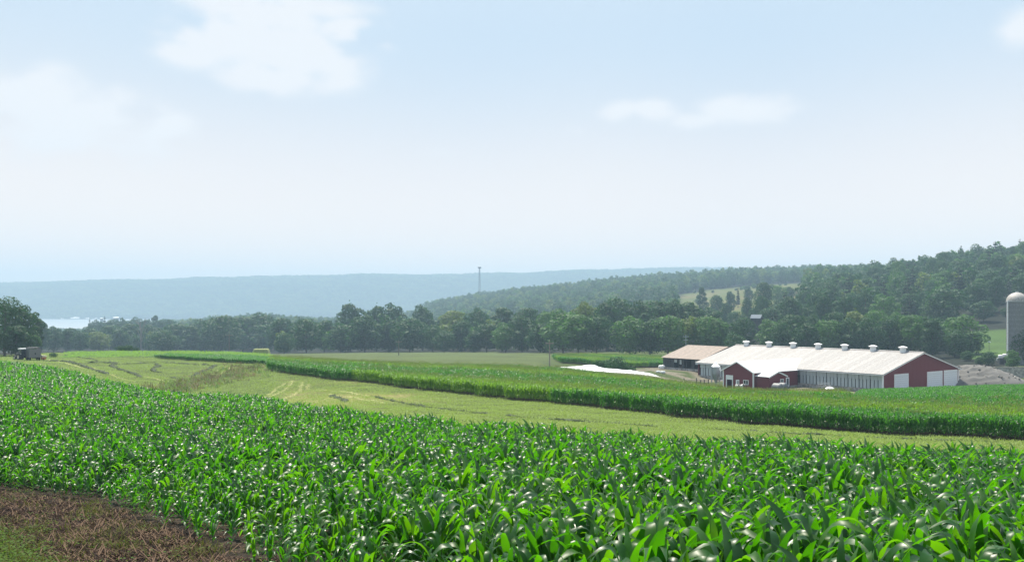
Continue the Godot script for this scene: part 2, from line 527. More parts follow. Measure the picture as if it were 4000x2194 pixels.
func build_ground() -> void:
	var xs := PackedFloat32Array()
	var zs := PackedFloat32Array()
	var x := -5200.0
	while x < -180.0:
		xs.append(x)
		x += clampf((-x - 178.0) * 0.09, 2.5, 160.0)
	var half := xs.duplicate()
	x = -180.0
	while x <= 180.0:
		xs.append(x)
		x += 2.0
	half.reverse()
	for v in half: xs.append(-v)
	var z := 300.0
	while z > 10.0:
		zs.append(z)
		z -= 25.0
	z = 8.0
	while z > -290.0:
		zs.append(z)
		z -= 2.0
	while z > -5900.0:
		zs.append(z)
		z -= clampf((-z - 286.0) * 0.05, 2.5, 90.0)
	var fa := field(A_FIELD)
	var fb := field(B_FIELD)
	var fb2 := field(B2_FIELD)
	var fc := field(C_FIELD)
	var fe := field(E_FIELD)
	var meadow := field([[2640, 640], [2700, 590], [3130, 570], [3150, 1060], [2900, 1080], [2660, 1040]])
	var lawn := field([[3780, 285], [4500, 280], [4500, 380], [3780, 378]])
	var n := FastNoiseLite.new()
	n.seed = 3
	n.frequency = 0.03
	n.fractal_octaves = 3
	var soil := Color(0.06, 0.045, 0.033)
	var hay := Color(0.175, 0.255, 0.045)
	var hay_gold := Color(0.43, 0.40, 0.15)
	var bright := Color(0.11, 0.24, 0.025)
	var olive := Color(0.17, 0.235, 0.065)
	var woods := Color(0.02, 0.028, 0.014)
	var yard := Color(0.13, 0.19, 0.05)
	var gravel := Color(0.38, 0.34, 0.27)
	var verge := Color(0.018, 0.011, 0.008)
	var st := stool()
	var verts := PackedVector3Array()
	var cols := PackedColorArray()
	var uvs := PackedVector2Array()
	var uv2 := PackedVector2Array()
	for j in zs.size():
		for i in xs.size():
			var p := Vector3(xs[i], ht(xs[i], zs[j]), zs[j])
			var d := -p.z / ZS
			var u := p.x / maxf(d, 1.0) * F + 2000.0
			var nn := n.get_noise_2d(p.x, p.z)
			var c := hay
			if d < 30.0 and u < 2000.0 and not inside(fa, p.x, d):
				c = verge
			elif inside(fa, p.x, d) or inside(fb, p.x, d) or inside(fb2, p.x, d) or inside(fc, p.x, d) or inside(fe, p.x, d):
				c = soil
			elif d < 236.0 and u < 1100.0:
				c = hay.lerp(Color(0.14, 0.215, 0.042), clampf(nn * 1.6 + 0.3, 0, 1))
				if d > 205.0 and u > 250.0: c = bright
			elif d < 160.0:
				c = hay.lerp(hay_gold, clampf(nn * 1.5 + 0.25, 0, 1) * smoothstep(60.0, 100.0, d) * (1.0 - smoothstep(1500.0, 1900.0, u)))
			elif d < 258.0 and u > 2120.0 and u < 4400.0:
				c = yard
				var q := barn_local(p.x, p.z)
				if q.x > -9.0 and q.x < 48.0 and q.y > -86.0 and q.y < 26.0: c = gravel if nn > 0.0 or q.x > 0.0 else yard
				if u < 2760.0 and absf(d - lerpf(176.0, 192.0, (2760.0 - u) / 500.0)) < 6.0: c = gravel
			elif d < (430.0 if u < 1950.0 else 365.0) and u > 1050.0 and u < 2900.0:
				c = olive.lerp(Color(0.15, 0.22, 0.06), clampf(nn * 1.8, 0, 1))
			elif inside(lawn, p.x, d):
				c = Color(0.13, 0.25, 0.05)
			elif inside(meadow, p.x, d):
				c = Color(0.20, 0.25, 0.06).lerp(Color(0.28, 0.22, 0.10), clampf(nn * 2.0, 0, 1))
			elif d > 250.0:
				c = woods
			c = c * (1.0 + 0.35 * nn)
			verts.append(p)
			cols.append(Color(c.r, c.g, c.b))
			var a := Vector2(p.x, p.z)
			uvs.append(Vector2(a.dot(ROW) / 26.0, a.dot(Vector2(0.587, -0.81)) / 7.0))
			uv2.append(Vector2(p.x / 2.3, p.z / 2.3))
	var idx := PackedInt32Array()
	var w := xs.size()
	for j in zs.size() - 1:
		for i in w - 1:
			var a := j * w + i
			idx.append_array([a, a + w, a + 1, a + 1, a + w, a + w + 1])
	var arr := []
	arr.resize(Mesh.ARRAY_MAX)
	arr[Mesh.ARRAY_VERTEX] = verts
	arr[Mesh.ARRAY_COLOR] = cols
	arr[Mesh.ARRAY_TEX_UV] = uvs
	arr[Mesh.ARRAY_TEX_UV2] = uv2
	arr[Mesh.ARRAY_INDEX] = idx
	var am := ArrayMesh.new()
	am.add_surface_from_arrays(Mesh.PRIMITIVE_TRIANGLES, arr)
	st = SurfaceTool.new()
	st.create_from(am, 0)
	st.generate_normals()
	var m := mat(Color.WHITE, 0.95, 0.3)
	m.vertex_color_use_as_albedo = true
	m.albedo_texture = noise_tex(1024, 0.02, Color(0.50, 0.52, 0.50), Color(1, 1, 1), 41, 5)
	m.detail_enabled = true
	m.detail_blend_mode = BaseMaterial3D.BLEND_MODE_MUL
	m.detail_uv_layer = BaseMaterial3D.DETAIL_UV_2
	m.detail_albedo = noise_tex(512, 0.06, Color(0.62, 0.6, 0.56), Color(1, 1, 1), 43, 4)
	var g := top("ground", st.commit(), m, "rolling farmland with hay strips and wooded hills", "", "", "structure")
	g.set_meta("kind", "structure")

# ------------------------------------------------------------------ corn
func leaf_mesh(length: float, width: float, a0: float, bend: float, segs: int, fold: float, wave: float, ph: float, drift := 0.0, kink := 0.55) -> ArrayMesh:
	var st := stool()
	var p := Vector3.ZERO
	var ang := a0
	var rows := []
	for i in segs + 1:
		var t := float(i) / segs
		var wd := width * 0.5 * lerpf(0.5, 1.0, smoothstep(0.0, 0.3, t)) * (1.0 - pow(t, 1.7))
		var dir := Vector3(sin(ang), cos(ang), 0)
		var nrm := Vector3(-cos(ang), sin(ang), 0)
		var tw := drift * t
		var side := Vector3(0, 0, 1).rotated(dir, tw)
		nrm = nrm.rotated(dir, tw)
		var wl := nrm * (fold * wd + wave * wd * sin(t * 13.0 + ph))
		var wr := nrm * (fold * wd + wave * wd * sin(t * 13.0 + ph + 2.1))
		rows.append([p - side * wd + wl, p, p + side * wd + wr])
		p += dir * length / segs
		var tn := (i + 1.0) / segs
		ang = minf(a0 + bend * (0.12 * tn + 0.68 * smoothstep(kink - 0.2, kink + 0.16, tn) + 0.2 * tn * tn), 2.95)
	for i in segs:
		var a: Array = rows[i]
		var b: Array = rows[i + 1]
		if fold > 0.0:
			quad(st, a[0], b[0], b[1], a[1])
			quad(st, a[1], b[1], b[2], a[2])
		else:
			quad(st, a[0], b[0], b[2], a[2])
	st.index()
	st.generate_normals()
	return st.commit()

# list of [mesh index, height, azimuth, scale]
func plant_plan(r: RandomNumberGenerator, n_leaves: int, h: float) -> Array:
	var plan := []
	var az := r.randf() * TAU
	for i in n_leaves:
		var t := float(i) / (n_leaves - 1)
		var set_no := 0 if t < 0.3 else (1 if t < 0.75 else 2)
		plan.append([set_no * 5 + r.randi() % 5, h * (0.10 + 0.56 * t), az + (PI if i % 2 else 0.0) + r.randf_range(-0.45, 0.45), r.randf_range(0.85, 1.15) * (0.75 + 0.35 * sin(t * PI))])
	return plan

func leaf_set(r: RandomNumberGenerator, segs: int, fold: float, k: float) -> Array:
	var out := []
	for s in 3:
		for i in 5:
			var a0: float = [0.75, 0.45, 0.24][s] + r.randf_range(-0.14, 0.14)
			var bend: float = [1.7, 2.15, 2.3][s] * (r.randf_range(0.75, 1.1) if i < 4 else 0.3)
			var len: float = [0.66, 0.88, 0.76][s] * r.randf_range(0.88, 1.1)
			out.append(leaf_mesh(len, [0.115, 0.155, 0.15][s] * k, a0, bend, segs, fold, 0.20 if segs > 7 else 0.0, r.randf() * 6.0, r.randf_range(-0.8, 0.8), r.randf_range(0.42, 0.72)))
	return out

func plant_mesh(plan: Array, leaves: Array, h: float, stalk: bool, tassel: bool) -> ArrayMesh:
	var st := stool()
	for e in plan:
		st.append_from(leaves[e[0]], 0, Transform3D(Basis(Vector3.UP, e[2]).scaled(Vector3.ONE * e[3]), Vector3(0, e[1], 0)))
	if stalk:
		st.append_from(tube(Vector3(0, -0.05, 0), Vector3(0, h * 0.7, 0), 0.014, 0.007, 5), 0, Transform3D())
	if tassel:
		pass
	return st.commit()

func build_fields() -> void:
	var r := RandomNumberGenerator.new()
	r.seed = 99
	var fine := leaf_set(r, 12, 0.18, 1.0)
	var coarse := leaf_set(r, 7, 0.0, 1.0)
	# --- front field
	var fa := field(A_FIELD)
	var plans := []
	var meshes := []
	for k in 10:
		var plan := plant_plan(r, 10, 1.5)
		plans.append(plan)
		meshes.append(plant_mesh(plan, fine, 1.5, true, false))
	var seg := []
	for k in 8:
		var st := stool()
		for q in 4:
			var m := plant_mesh(plant_plan(r, 9, 1.5), coarse, 1.5, false, false)
			st.append_from(m, 0, Transform3D(Basis(Vector3.UP, r.randf() * TAU).scaled(Vector3.ONE * r.randf_range(0.9, 1.1)), Vector3(-0.33 + 0.22 * q, 0, r.randf_range(-0.05, 0.05))))
		seg.append(st.commit())
	var nearest := []
	var far_w := []
	for k in 8: far_w.append([])
	var per := Vector2(0.587, -0.81)
	var row_turn := atan2(-ROW.y, ROW.x)
	for row in range(-120, 300):
		var o := per * (row * 0.76)
		var s := -140.0
		while s < 190.0:
			var c := o + ROW * s
			var d := -c.y / ZS
			if d < 1.0 or d > 160.0 or absf(c.x) > 0.68 * d + 5.0:
				s += 0.9
				continue
			if d > 48.0:
				s += 0.88
				if not inside(fa, c.x, d): continue
				var k := r.randi() % 8
				var p := Vector3(c.x, 0, c.y)
				p.y = ht(p.x, p.z)
				far_w[k].append(on_slope(p, row_turn + (PI if r.randf() < 0.5 else 0.0), r.randf_range(0.92, 1.1), r.randf_range(0.92, 1.12)))
			else:
				s += 0.21 + r.randf_range(-0.04, 0.04)
				if not inside(fa, c.x, d): continue
				if r.randf() < 0.04: continue
				var p := Vector3(c.x + r.randf_range(-0.04, 0.04), 0, c.y + r.randf_range(-0.04, 0.04))
				p.y = ht(p.x, p.z)
				nearest.append([d, p])
	# the outermost plants at the headland are smaller
	nearest.sort_custom(func(a, b): return a[0] < b[0])
	var edge := PackedVector2Array()
	for e in [[1450, 8.0], [1200, 11.2], [940, 15.2], [680, 18.6], [350, 24.6], [0, 27.0], [-700, 33]]:
		edge.append(Vector2((e[0] - 2000.0) / F * e[1], e[1] * ZS))
	var near_w := []
	for k in 40: near_w.append([])
	var singles := 0
	for e in nearest:
		var p: Vector3 = e[1]
		var gap := 99.0
		for k in edge.size() - 1:
			gap = minf(gap, Geometry2D.get_closest_point_to_segment(Vector2(p.x, -p.z), edge[k], edge[k + 1]).distance_to(Vector2(p.x, -p.z)))
		var grow := lerpf(0.55, 1.0, smoothstep(0.0, 3.5, gap)) * r.randf_range(0.84, 1.14) * (1.04 + 0.22 * bump.get_noise_2d(p.x * 9.0, p.z * 9.0))
		if gap < 1.5 and r.randf() < 0.35: continue
		var k := r.randi() % 10
		var turn := r.randf() * TAU
		var lean := Basis(Vector3(r.randf_range(-1, 1), 0, r.randf_range(-1, 1)).normalized(), r.randf_range(0, 0.09))
		var b := (lean * Basis(Vector3.UP, turn)).scaled(Vector3.ONE * grow)
		# is its top in the picture?
		var tv: float = HOR - (p.y + 1.5 * grow) / e[0] * F
		if singles < 300 and tv < 2185.0 and absf(p.x) < 0.64 * e[0]:
			singles += 1
			var t := thing("corn_plant", "chest-high corn plant with broad arching leaves in the front rows", "corn plant", p, 0.0, "corn plants in the front rows")
			t.basis = b
			part(t, "stalk", stalk_mesh(), M.stalk)
			for l in plans[k]:
				var dry: bool = l[0] < 5 and r.randf() < 0.09
				var lf := part(t, "leaf", fine[l[0]], M.corn_dry if dry else M.corn[(k + l[0] + singles) % 4])
				lf.transform = Transform3D(Basis(Vector3.UP, l[2]).scaled(Vector3.ONE * l[3]), Vector3(0, l[1], 0))
		else:
			near_w[k * 4 + r.randi() % 4].append(Transform3D(b, p))
	for k in 40:
		many("corn_field", meshes[k / 4], M.corn[k % 4], near_w[k], "glossy green corn crop filling the front field")
	for k in 8:
		many("corn_field", seg[k], M.corn[k % 4], far_w[k], "glossy green corn crop filling the front field")
	# --- taller corn behind the hay strip
	var tall := []
	var tasl := []
	for k in 6:
		var st := stool()
		var ts := stool()
		for q in 18:
			var at := Vector3(-0.76 + 0.76 * (q % 2) + 0.38 + r.randf_range(-0.06, 0.06), 0, -0.76 + 0.17 * (q / 2) + r.randf_range(-0.05, 0.05))
			var sc := r.randf_range(0.92, 1.08)
			st.append_from(plant_mesh(plant_plan(r, 9, 2.25), coarse, 2.25, false, false), 0, Transform3D(Basis(Vector3.UP, r.randf() * TAU).scaled(Vector3.ONE * sc), at))
			var tip := at + Vector3(0, 2.0 * sc, 0)
			for b in 4:
				var a := r.randf() * TAU
				var e2 := tip + Vector3(cos(a) * 0.13, 0.30, sin(a) * 0.13)
				var sd := Vector3(-sin(a), 0, cos(a)) * 0.009
				ts.set_smooth_group(-1)
				tri(ts, tip - sd, tip + sd, e2)
		tall.append(st.commit())
		tasl.append(done(ts))
	corn_block(r, field(B_FIELD), tall, tasl, "corn_field", "tall tasselled corn in the strip between hay and barn", 1.0, true)
	corn_block(r, field(B2_FIELD), tall, [], "corn_field", "low corn at the far end of the hay strip", 0.62, false)
	corn_block(r, field(C_FIELD), tall, [], "corn_field", "dark green corn plot in front of the red gable", 0.88, false)
	corn_block(r, field(E_FIELD), tall, tasl, "corn_field", "corn strip behind the white silage cover", 1.0, true)

var _stalk: ArrayMesh
func stalk_mesh() -> ArrayMesh:
	if _stalk == null:
		_stalk = tube(Vector3(0, -0.05, 0), Vector3(0, 1.05, 0), 0.014, 0.007, 6)
	return _stalk

func corn_block(r: RandomNumberGenerator, f: PackedVector2Array, plants: Array, tassels: Array, called: String, label: String, k: float, tass: bool) -> void:
	var w := []
	for i in plants.size() * 2: w.append([])
	var tw := []
	for i in plants.size(): tw.append([])
	var per := Vector2(0.587, -0.81)
	var n := FastNoiseLite.new()
	n.seed = 8
	n.frequency = 0.035
	var lo := Vector2(1e9, 1e9)
	var hi := -lo
	for p in f:
		lo = lo.min(p)
		hi = hi.max(p)
	for row in range(-80, 320):
		var s := -260.0
		while s < 300.0:
			s += 1.53
			var c := per * (row * 1.52) + ROW * s
			var d := -c.y / ZS
			if d < lo.y or d > hi.y or c.x < lo.x or c.x > hi.x or absf(c.x) > 0.68 * d + 4.0: continue
			if not inside(f, c.x, d): continue
			var p := Vector3(c.x, ht(c.x, c.y), c.y)
			var i := r.randi() % plants.size()
			var t := on_slope(p, atan2(-ROW.y, ROW.x) + PI / 2 + (PI if r.randf() < 0.5 else 0.0), r.randf_range(0.96, 1.05), k * r.randf_range(0.93, 1.05))
			# bands of another variety run along the rows
			var yellow := tass and sin(row * 0.33 + 0.6) + 0.8 * n.get_noise_2d(c.x, c.y) > 0.35
			w[i * 2 + (1 if yellow else 0)].append(t)
			if tass and r.randf() < (0.8 if yellow else 0.3): tw[i].append(t)
	for i in plants.size():
		many(called, plants[i], M.corn_far, w[i * 2], label)
		many(called, plants[i], M.corn_yellow, w[i * 2 + 1], label)
		if tass: many("corn_tassel", tassels[i], M.tassel, tw[i], "yellow tassels on top of the tall corn")

# ------------------------------------------------------------------ grass
func blade(st: SurfaceTool, p: Vector3, dir: Vector3, length: float, w: float, droop: float) -> void:
	st.set_smooth_group(-1)
	var side := dir.cross(Vector3.UP)
	side = side.normalized() * w if side.length() > 0.01 else Vector3(w, 0, 0)
	var m := p + dir * length * 0.55
	var e := p + dir * length + Vector3(0, -droop * length, 0)
	tri(st, p - side, p + side, m + side * 0.7)
	tri(st, p - side, m + side * 0.7, m - side * 0.7)
	tri(st, m - side * 0.7, m + side * 0.7, e)

func tuft(r: RandomNumberGenerator, n: int, spread: float, len: float, w: float, up: float) -> ArrayMesh:
	var st := stool()
	for i in n:
		var a := r.randf() * TAU
		var q := sqrt(r.randf()) * spread
		var dir := Vector3(cos(a), up * r.randf_range(0.3, 1.7), sin(a)).normalized()
		var b := r.randf() * TAU
		blade(st, Vector3(cos(b) * q, r.randf() * 0.05, sin(b) * q), dir, len * r.randf_range(0.5, 1.4), w * r.randf_range(0.6, 1.4), r.randf_range(0.0, 0.4))
	return done(st)

func build_grass() -> void:
	var r := RandomNumberGenerator.new()
	r.seed = 17
	# dead verge at the headland: a mat of brown clippings
	var fa := field(A_FIELD)
	var mats := [tuft(r, 26, 0.42, 0.26, 0.010, 0.3), tuft(r, 16, 0.42, 0.32, 0.011, 0.4), tuft(r, 22, 0.42, 0.2, 0.011, 0.6), tuft(r, 14, 0.4, 0.2, 0.011, 1.0)]
	var w := [[], [], [], []]
	var green := []
	for i in 9000:
		var d := r.randf_range(8.0, 34.0)
		var x := r.randf_range(-0.75 * d - 2.0, -0.02 * d + 1.0)
		if inside(fa, x, d) and r.randf() < 0.85: continue
		var p := Vector3(x, ht(x, -d * ZS), -d * ZS)
		var u := x / d * F + 2000.0
		var v := HOR - p.y / d * F
		var clover: bool = (u - 60.0) * 0.9 + (2330.0 - v) * 1.25 < 260.0
		var t := on_slope(p, r.randf() * TAU, r.randf_range(0.7, 1.2))
		if clover or r.randf() < 0.04:
			green.append(t)
			if r.randf() < 0.4: w[3].append(t)
		else:
			w[[0, 0, 1, 1, 2, 2, 3][r.randi() % 7]].append(t)
	for k in 4:
		many("dry_grass", mats[k], M.thatch[k], w[k], "brown dead grass clippings along the corn headland")
	var cl := stool()
	for i in 40:
		var a := r.randf() * TAU
		var q := sqrt(r.randf()) * 0.42
		var c := Vector3(cos(a) * q, r.randf_range(0.03, 0.13), sin(a) * q)
		var nrm := Vector3(r.randf_range(-0.5, 0.5), 1, r.randf_range(-0.5, 0.5)).normalized()
		var s := nrm.cross(Vector3(cos(a), 0, sin(a))).normalized() * r.randf_range(0.012, 0.03)
		var t := nrm.cross(s)
		cl.set_smooth_group(-1)
		quad(cl, c - s, c + t, c + s, c - t)
	many("clover", done(cl), M.clover, green, "low green clover and weeds beside the dead grass")
	# mown stubble on the hay strip
	var hay := [tuft(r, 50, 0.85, 0.10, 0.013, 0.9), tuft(r, 50, 0.85, 0.13, 0.012, 0.7)]
	var lush := tuft(r, 60, 0.85, 0.24, 0.02, 1.2)
	var fb := field(B_FIELD)
	var fb2 := field(B2_FIELD)
	var hw := [[], []]
	var lw := []
	for i in 26000:
		var d := 30.0 * pow(245.0 / 30.0, r.randf())
		var x := r.randf_range(-0.67, 0.67) * d
		if inside(fa, x, d) or inside(fb, x, d) or inside(fb2, x, d): continue
		var u := x / d * F + 2000.0
		if d > 150.0 and u > 1060.0: continue
		var p := Vector3(x, ht(x, -d * ZS), -d * ZS)
		var t := on_slope(p, r.randf() * TAU, r.randf_range(0.8, 1.4) * (1.0 + d / 200.0))
		if d > 205.0 and u > 260.0: lw.append(t)
		else: hw[r.randi() % 2].append(t)
	for k in 2: many("mown_grass", hay[k], M.stubble, hw[k], "short mown hay stubble on the curving strip")
	many("young_grass", lush, M.green, lw, "bright green young grass on the far crest")
	straw_lines(r)
	# weeds in the gully
	var wd := [tuft(r, 26, 0.5, 0.7, 0.02, 1.6), tuft(r, 30, 0.6, 0.5, 0.025, 1.3), tuft(r, 20, 0.5, 0.5, 0.02, 1.0)]
	var ww := [[], [], []]
	for i in 400:
		var t := r.randf()
		var c := Vector2(620, 1535).lerp(Vector2(1010, 1438), t) + Vector2(r.randfn() * 42.0, r.randfn() * 11.0)
		var p := ground_pixel(c.x, c.y, 98.0)
		if inside(fa, p.x, -p.z / ZS): continue
		ww[r.randi() % 3].append(on_slope(p, r.randf() * TAU, r.randf_range(0.8, 2.0)))
	for k in 3: many("weeds", wd[k], M.weed[k], ww[k], "rank brown and green weeds along the gully in the hay")

func straw_lines(r: RandomNumberGenerator) -> void:
	var straw := tuft(r, 16, 0.25, 0.26, 0.018, 0.25)
	var w := []
	for line in [[[1112, 1498], [1074, 1524], [1010, 1556]], [[1142, 1489], [1123, 1515], [1050, 1550]], [[1180, 1494], [1170, 1528], [1112, 1560]], [[1202, 1502], [1198, 1524]], [[1253, 1523], [1381, 1536]], [[1283, 1540], [1400, 1560], [1496, 1577]], [[1325, 1528], [1430, 1549]], [[1370, 1552], [1480, 1570]], [[300, 1420], [380, 1445], [460, 1476], [520, 1490]], [[560, 1470], [640, 1490], [700, 1500]], [[180, 1404], [260, 1420], [330, 1440]], [[880, 1432], [840, 1455], [790, 1480]], [[905, 1434], [870, 1456], [820, 1482]]]:
		for k in line.size() - 1:
			var a := ground_pixel(line[k][0], line[k][1])
			var b := ground_pixel(line[k + 1][0], line[k + 1][1])
			var m := int(a.distance_to(b) / 0.16)
			for i in m:
				if r.randf() < 0.25: continue
				var p := a.lerp(b, (i + r.randf()) / m) + Vector3(r.randfn() * 0.14, 0, r.randfn() * 0.14)
				p.y = ht(p.x, p.z)
				w.append(on_slope(p, r.randf() * TAU, r.randf_range(0.7, 1.3)))
	many("straw_swath", straw, M.straw, w, "pale dry straw lines left by the mower on the hay strip")

# ------------------------------------------------------------------ hay windrows
func windrow(pix: Array, wid: float, high: float, sd: int, label: String) -> void:
	var n := FastNoiseLite.new()
	n.seed = sd
	n.frequency = 0.9
	n.fractal_octaves = 3
	var pts := []
	for k in pix.size() - 1:
		var a := ground_pixel(pix[k][0], pix[k][1])
		var b := ground_pixel(pix[k + 1][0], pix[k + 1][1])
		var m := maxi(2, int(a.distance_to(b) / 0.35))
		for i in m:
			var p := a.lerp(b, float(i) / m)
			p.y = ht(p.x, p.z)
			pts.append(p)
	var r := RandomNumberGenerator.new()
	r.seed = sd
	var st := stool()
	var prof := 7
	var rows := []
	for i in pts.size():
		var p: Vector3 = pts[i]
		var q: Vector3 = pts[mini(i + 1, pts.size() - 1)] - pts[maxi(i - 1, 0)]
		q.y = 0
		var side := Vector3(-q.z, 0, q.x).normalized()
		var endt := minf(1.0, minf(i, pts.size() - 1 - i) / 4.0)
		var gate := clampf(0.75 + 1.3 * n.get_noise_1d(i * 0.12), 0.1, 1.25) * endt
		var row := []
		for k in prof:
			var a := PI * k / (prof - 1)
			var f := 1.0 + 0.7 * n.get_noise_3d(p.x * 2.0, k * 1.3, p.z * 2.0)
			var e := p + side * (cos(a) * wid * 0.5 * f * maxf(gate, 0.3))
			e.y = ht(e.x, e.z) - 0.03 + sin(a) * high * f * gate
			row.append(e)
		rows.append(row)
	st.set_smooth_group(-1)
	for i in rows.size() - 1:
		for k in prof - 1:
			quad(st, rows[i][k], rows[i + 1][k], rows[i + 1][k + 1], rows[i][k + 1])
	# loose stems
	for i in pts.size() * 10:
		var row: Array = rows[r.randi() % rows.size()]
		var p: Vector3 = row[r.randi_range(1, prof - 2)]
		blade(st, p, Vector3(r.randf_range(-1, 1), r.randf_range(0.0, 0.9), r.randf_range(-1, 1)).normalized(), r.randf_range(0.15, 0.4), 0.02, 0.3)
	top("hay_windrow", done(st), M.windrow, label, "windrow", "hay windrows on the mown strip")

func build_hay() -> void:
	windrow([[170, 1411], [245, 1412], [300, 1424], [340, 1438], [385, 1452], [420, 1464]], 1.02, 0.36, 1, "long dark hay windrow trailing from behind the forage wagon")
	windrow([[330, 1417], [400, 1417], [430, 1419], [470, 1424]], 0.90, 0.32, 2, "short straight windrow ending at a hooked swath")
	windrow([[445, 1422], [432, 1430], [450, 1440], [490, 1452], [530, 1466], [548, 1476]], 0.90, 0.32, 3, "hooked hay windrow curling down the slope")
	windrow([[470, 1421], [540, 1422], [600, 1416], [660, 1418], [740, 1424], [830, 1427]], 0.72, 0.25, 4, "thin windrow running along the low far corn")
	windrow([[600, 1424], [628, 1430], [595, 1440], [600, 1452], [640, 1457]], 0.84, 0.32, 5, "zigzag hay swath in the middle of the hollow")
	windrow([[840, 1428], [820, 1440], [795, 1450], [770, 1462], [745, 1474]], 0.90, 0.29, 6, "windrow bending down beside the gully weeds")
	windrow([[660, 1476], [690, 1480], [730, 1487]], 0.78, 0.29, 7, "isolated clump of raked hay in the hollow")
	windrow([[745, 1475], [775, 1473]], 0.60, 0.22, 8, "small raked hay heap beside the windrow bend")
	windrow([[680, 1507], [715, 1508], [740, 1494]], 0.72, 0.25, 9, "low hay clump above the front corn edge")
	windrow([[250, 1388], [300, 1395], [360, 1404], [380, 1412]], 0.72, 0.22, 10, "faint windrow on the upper slope behind the wagon")
	windrow([[1285, 1548], [1310, 1553], [1335, 1562], [1350, 1572]], 1.08, 0.32, 11, "broad loose hay heap above the front corn")
	windrow([[1450, 1548], [1520, 1564], [1600, 1580], [1700, 1596], [1800, 1607], [1950, 1624], [2100, 1636], [2300, 1650], [2480, 1661], [2620, 1670]], 0.48, 0.18, 12, "long thin dark windrow along the strip above the front corn")
	windrow([[2750, 1676], [2900, 1684], [3050, 1693], [3300, 1706], [3600, 1718], [3900, 1727]], 0.48, 0.16, 13, "thin windrow below the tall dark corn wall")

# ------------------------------------------------------------------ farm
func build_farm() -> void:
	build_barn()
	build_old_barn()
	build_yard()

func add_window(parent: Node, at: Vector3, size: Vector2, turn: float) -> void:
	var f := stool()
	var hx := size.x / 2
	var hy := size.y / 2
	add_box(f, Vector3(-hx, -hy, 0), Vector3(hx, -hy + 0.13, 0.08))
	add_box(f, Vector3(-hx, hy - 0.13, 0), Vector3(hx, hy, 0.08))
	add_box(f, Vector3(-hx, -hy + 0.13, 0), Vector3(-hx + 0.13, hy - 0.13, 0.08))
	add_box(f, Vector3(hx - 0.13, -hy + 0.13, 0), Vector3(hx, hy - 0.13, 0.08))
	add_box(f, Vector3(-0.05, -hy + 0.13, 0), Vector3(0.05, hy - 0.13, 0.07))
	var w := part(parent, "window", done(f), M.white, at, Vector3(0, turn, 0))
	part(w, "pane", box_mesh(Vector3(-hx + 0.13, -hy + 0.13, 0.005), Vector3(-0.05, hy - 0.13, 0.03)), M.glass)
	part(w, "pane", box_mesh(Vector3(0.05, -hy + 0.13, 0.005), Vector3(hx - 0.13, hy - 0.13, 0.03)), M.glass)

func door_leaf(parent: Node, called: String, at: Vector3, size: Vector2, turn: float, sections: int) -> void:
	var f := stool()
	var hx := size.x / 2
	add_box(f, Vector3(-hx - 0.2, 0, 0), Vector3(-hx, size.y + 0.2, 0.12))
	add_box(f, Vector3(hx, 0, 0), Vector3(hx + 0.2, size.y + 0.2, 0.12))
	add_box(f, Vector3(-hx, size.y, 0), Vector3(hx, size.y + 0.2, 0.12))
	var d := part(parent, called, done(f), M.white, at, Vector3(0, turn, 0))
	for k in sections:
		var y0 := size.y * k / sections
		part(d, "panel", box_mesh(Vector3(-hx, y0 + 0.015, 0.01), Vector3(hx, size.y * (k + 1) / sections - 0.015, 0.06)), mat(lin(0.62, 0.66, 0.70), 0.5) if k == 0 else _door_mat())
var _dm: StandardMaterial3D
func _door_mat() -> StandardMaterial3D:
	if _dm == null: _dm = mat(lin(0.64, 0.68, 0.72), 0.5)
	return _dm

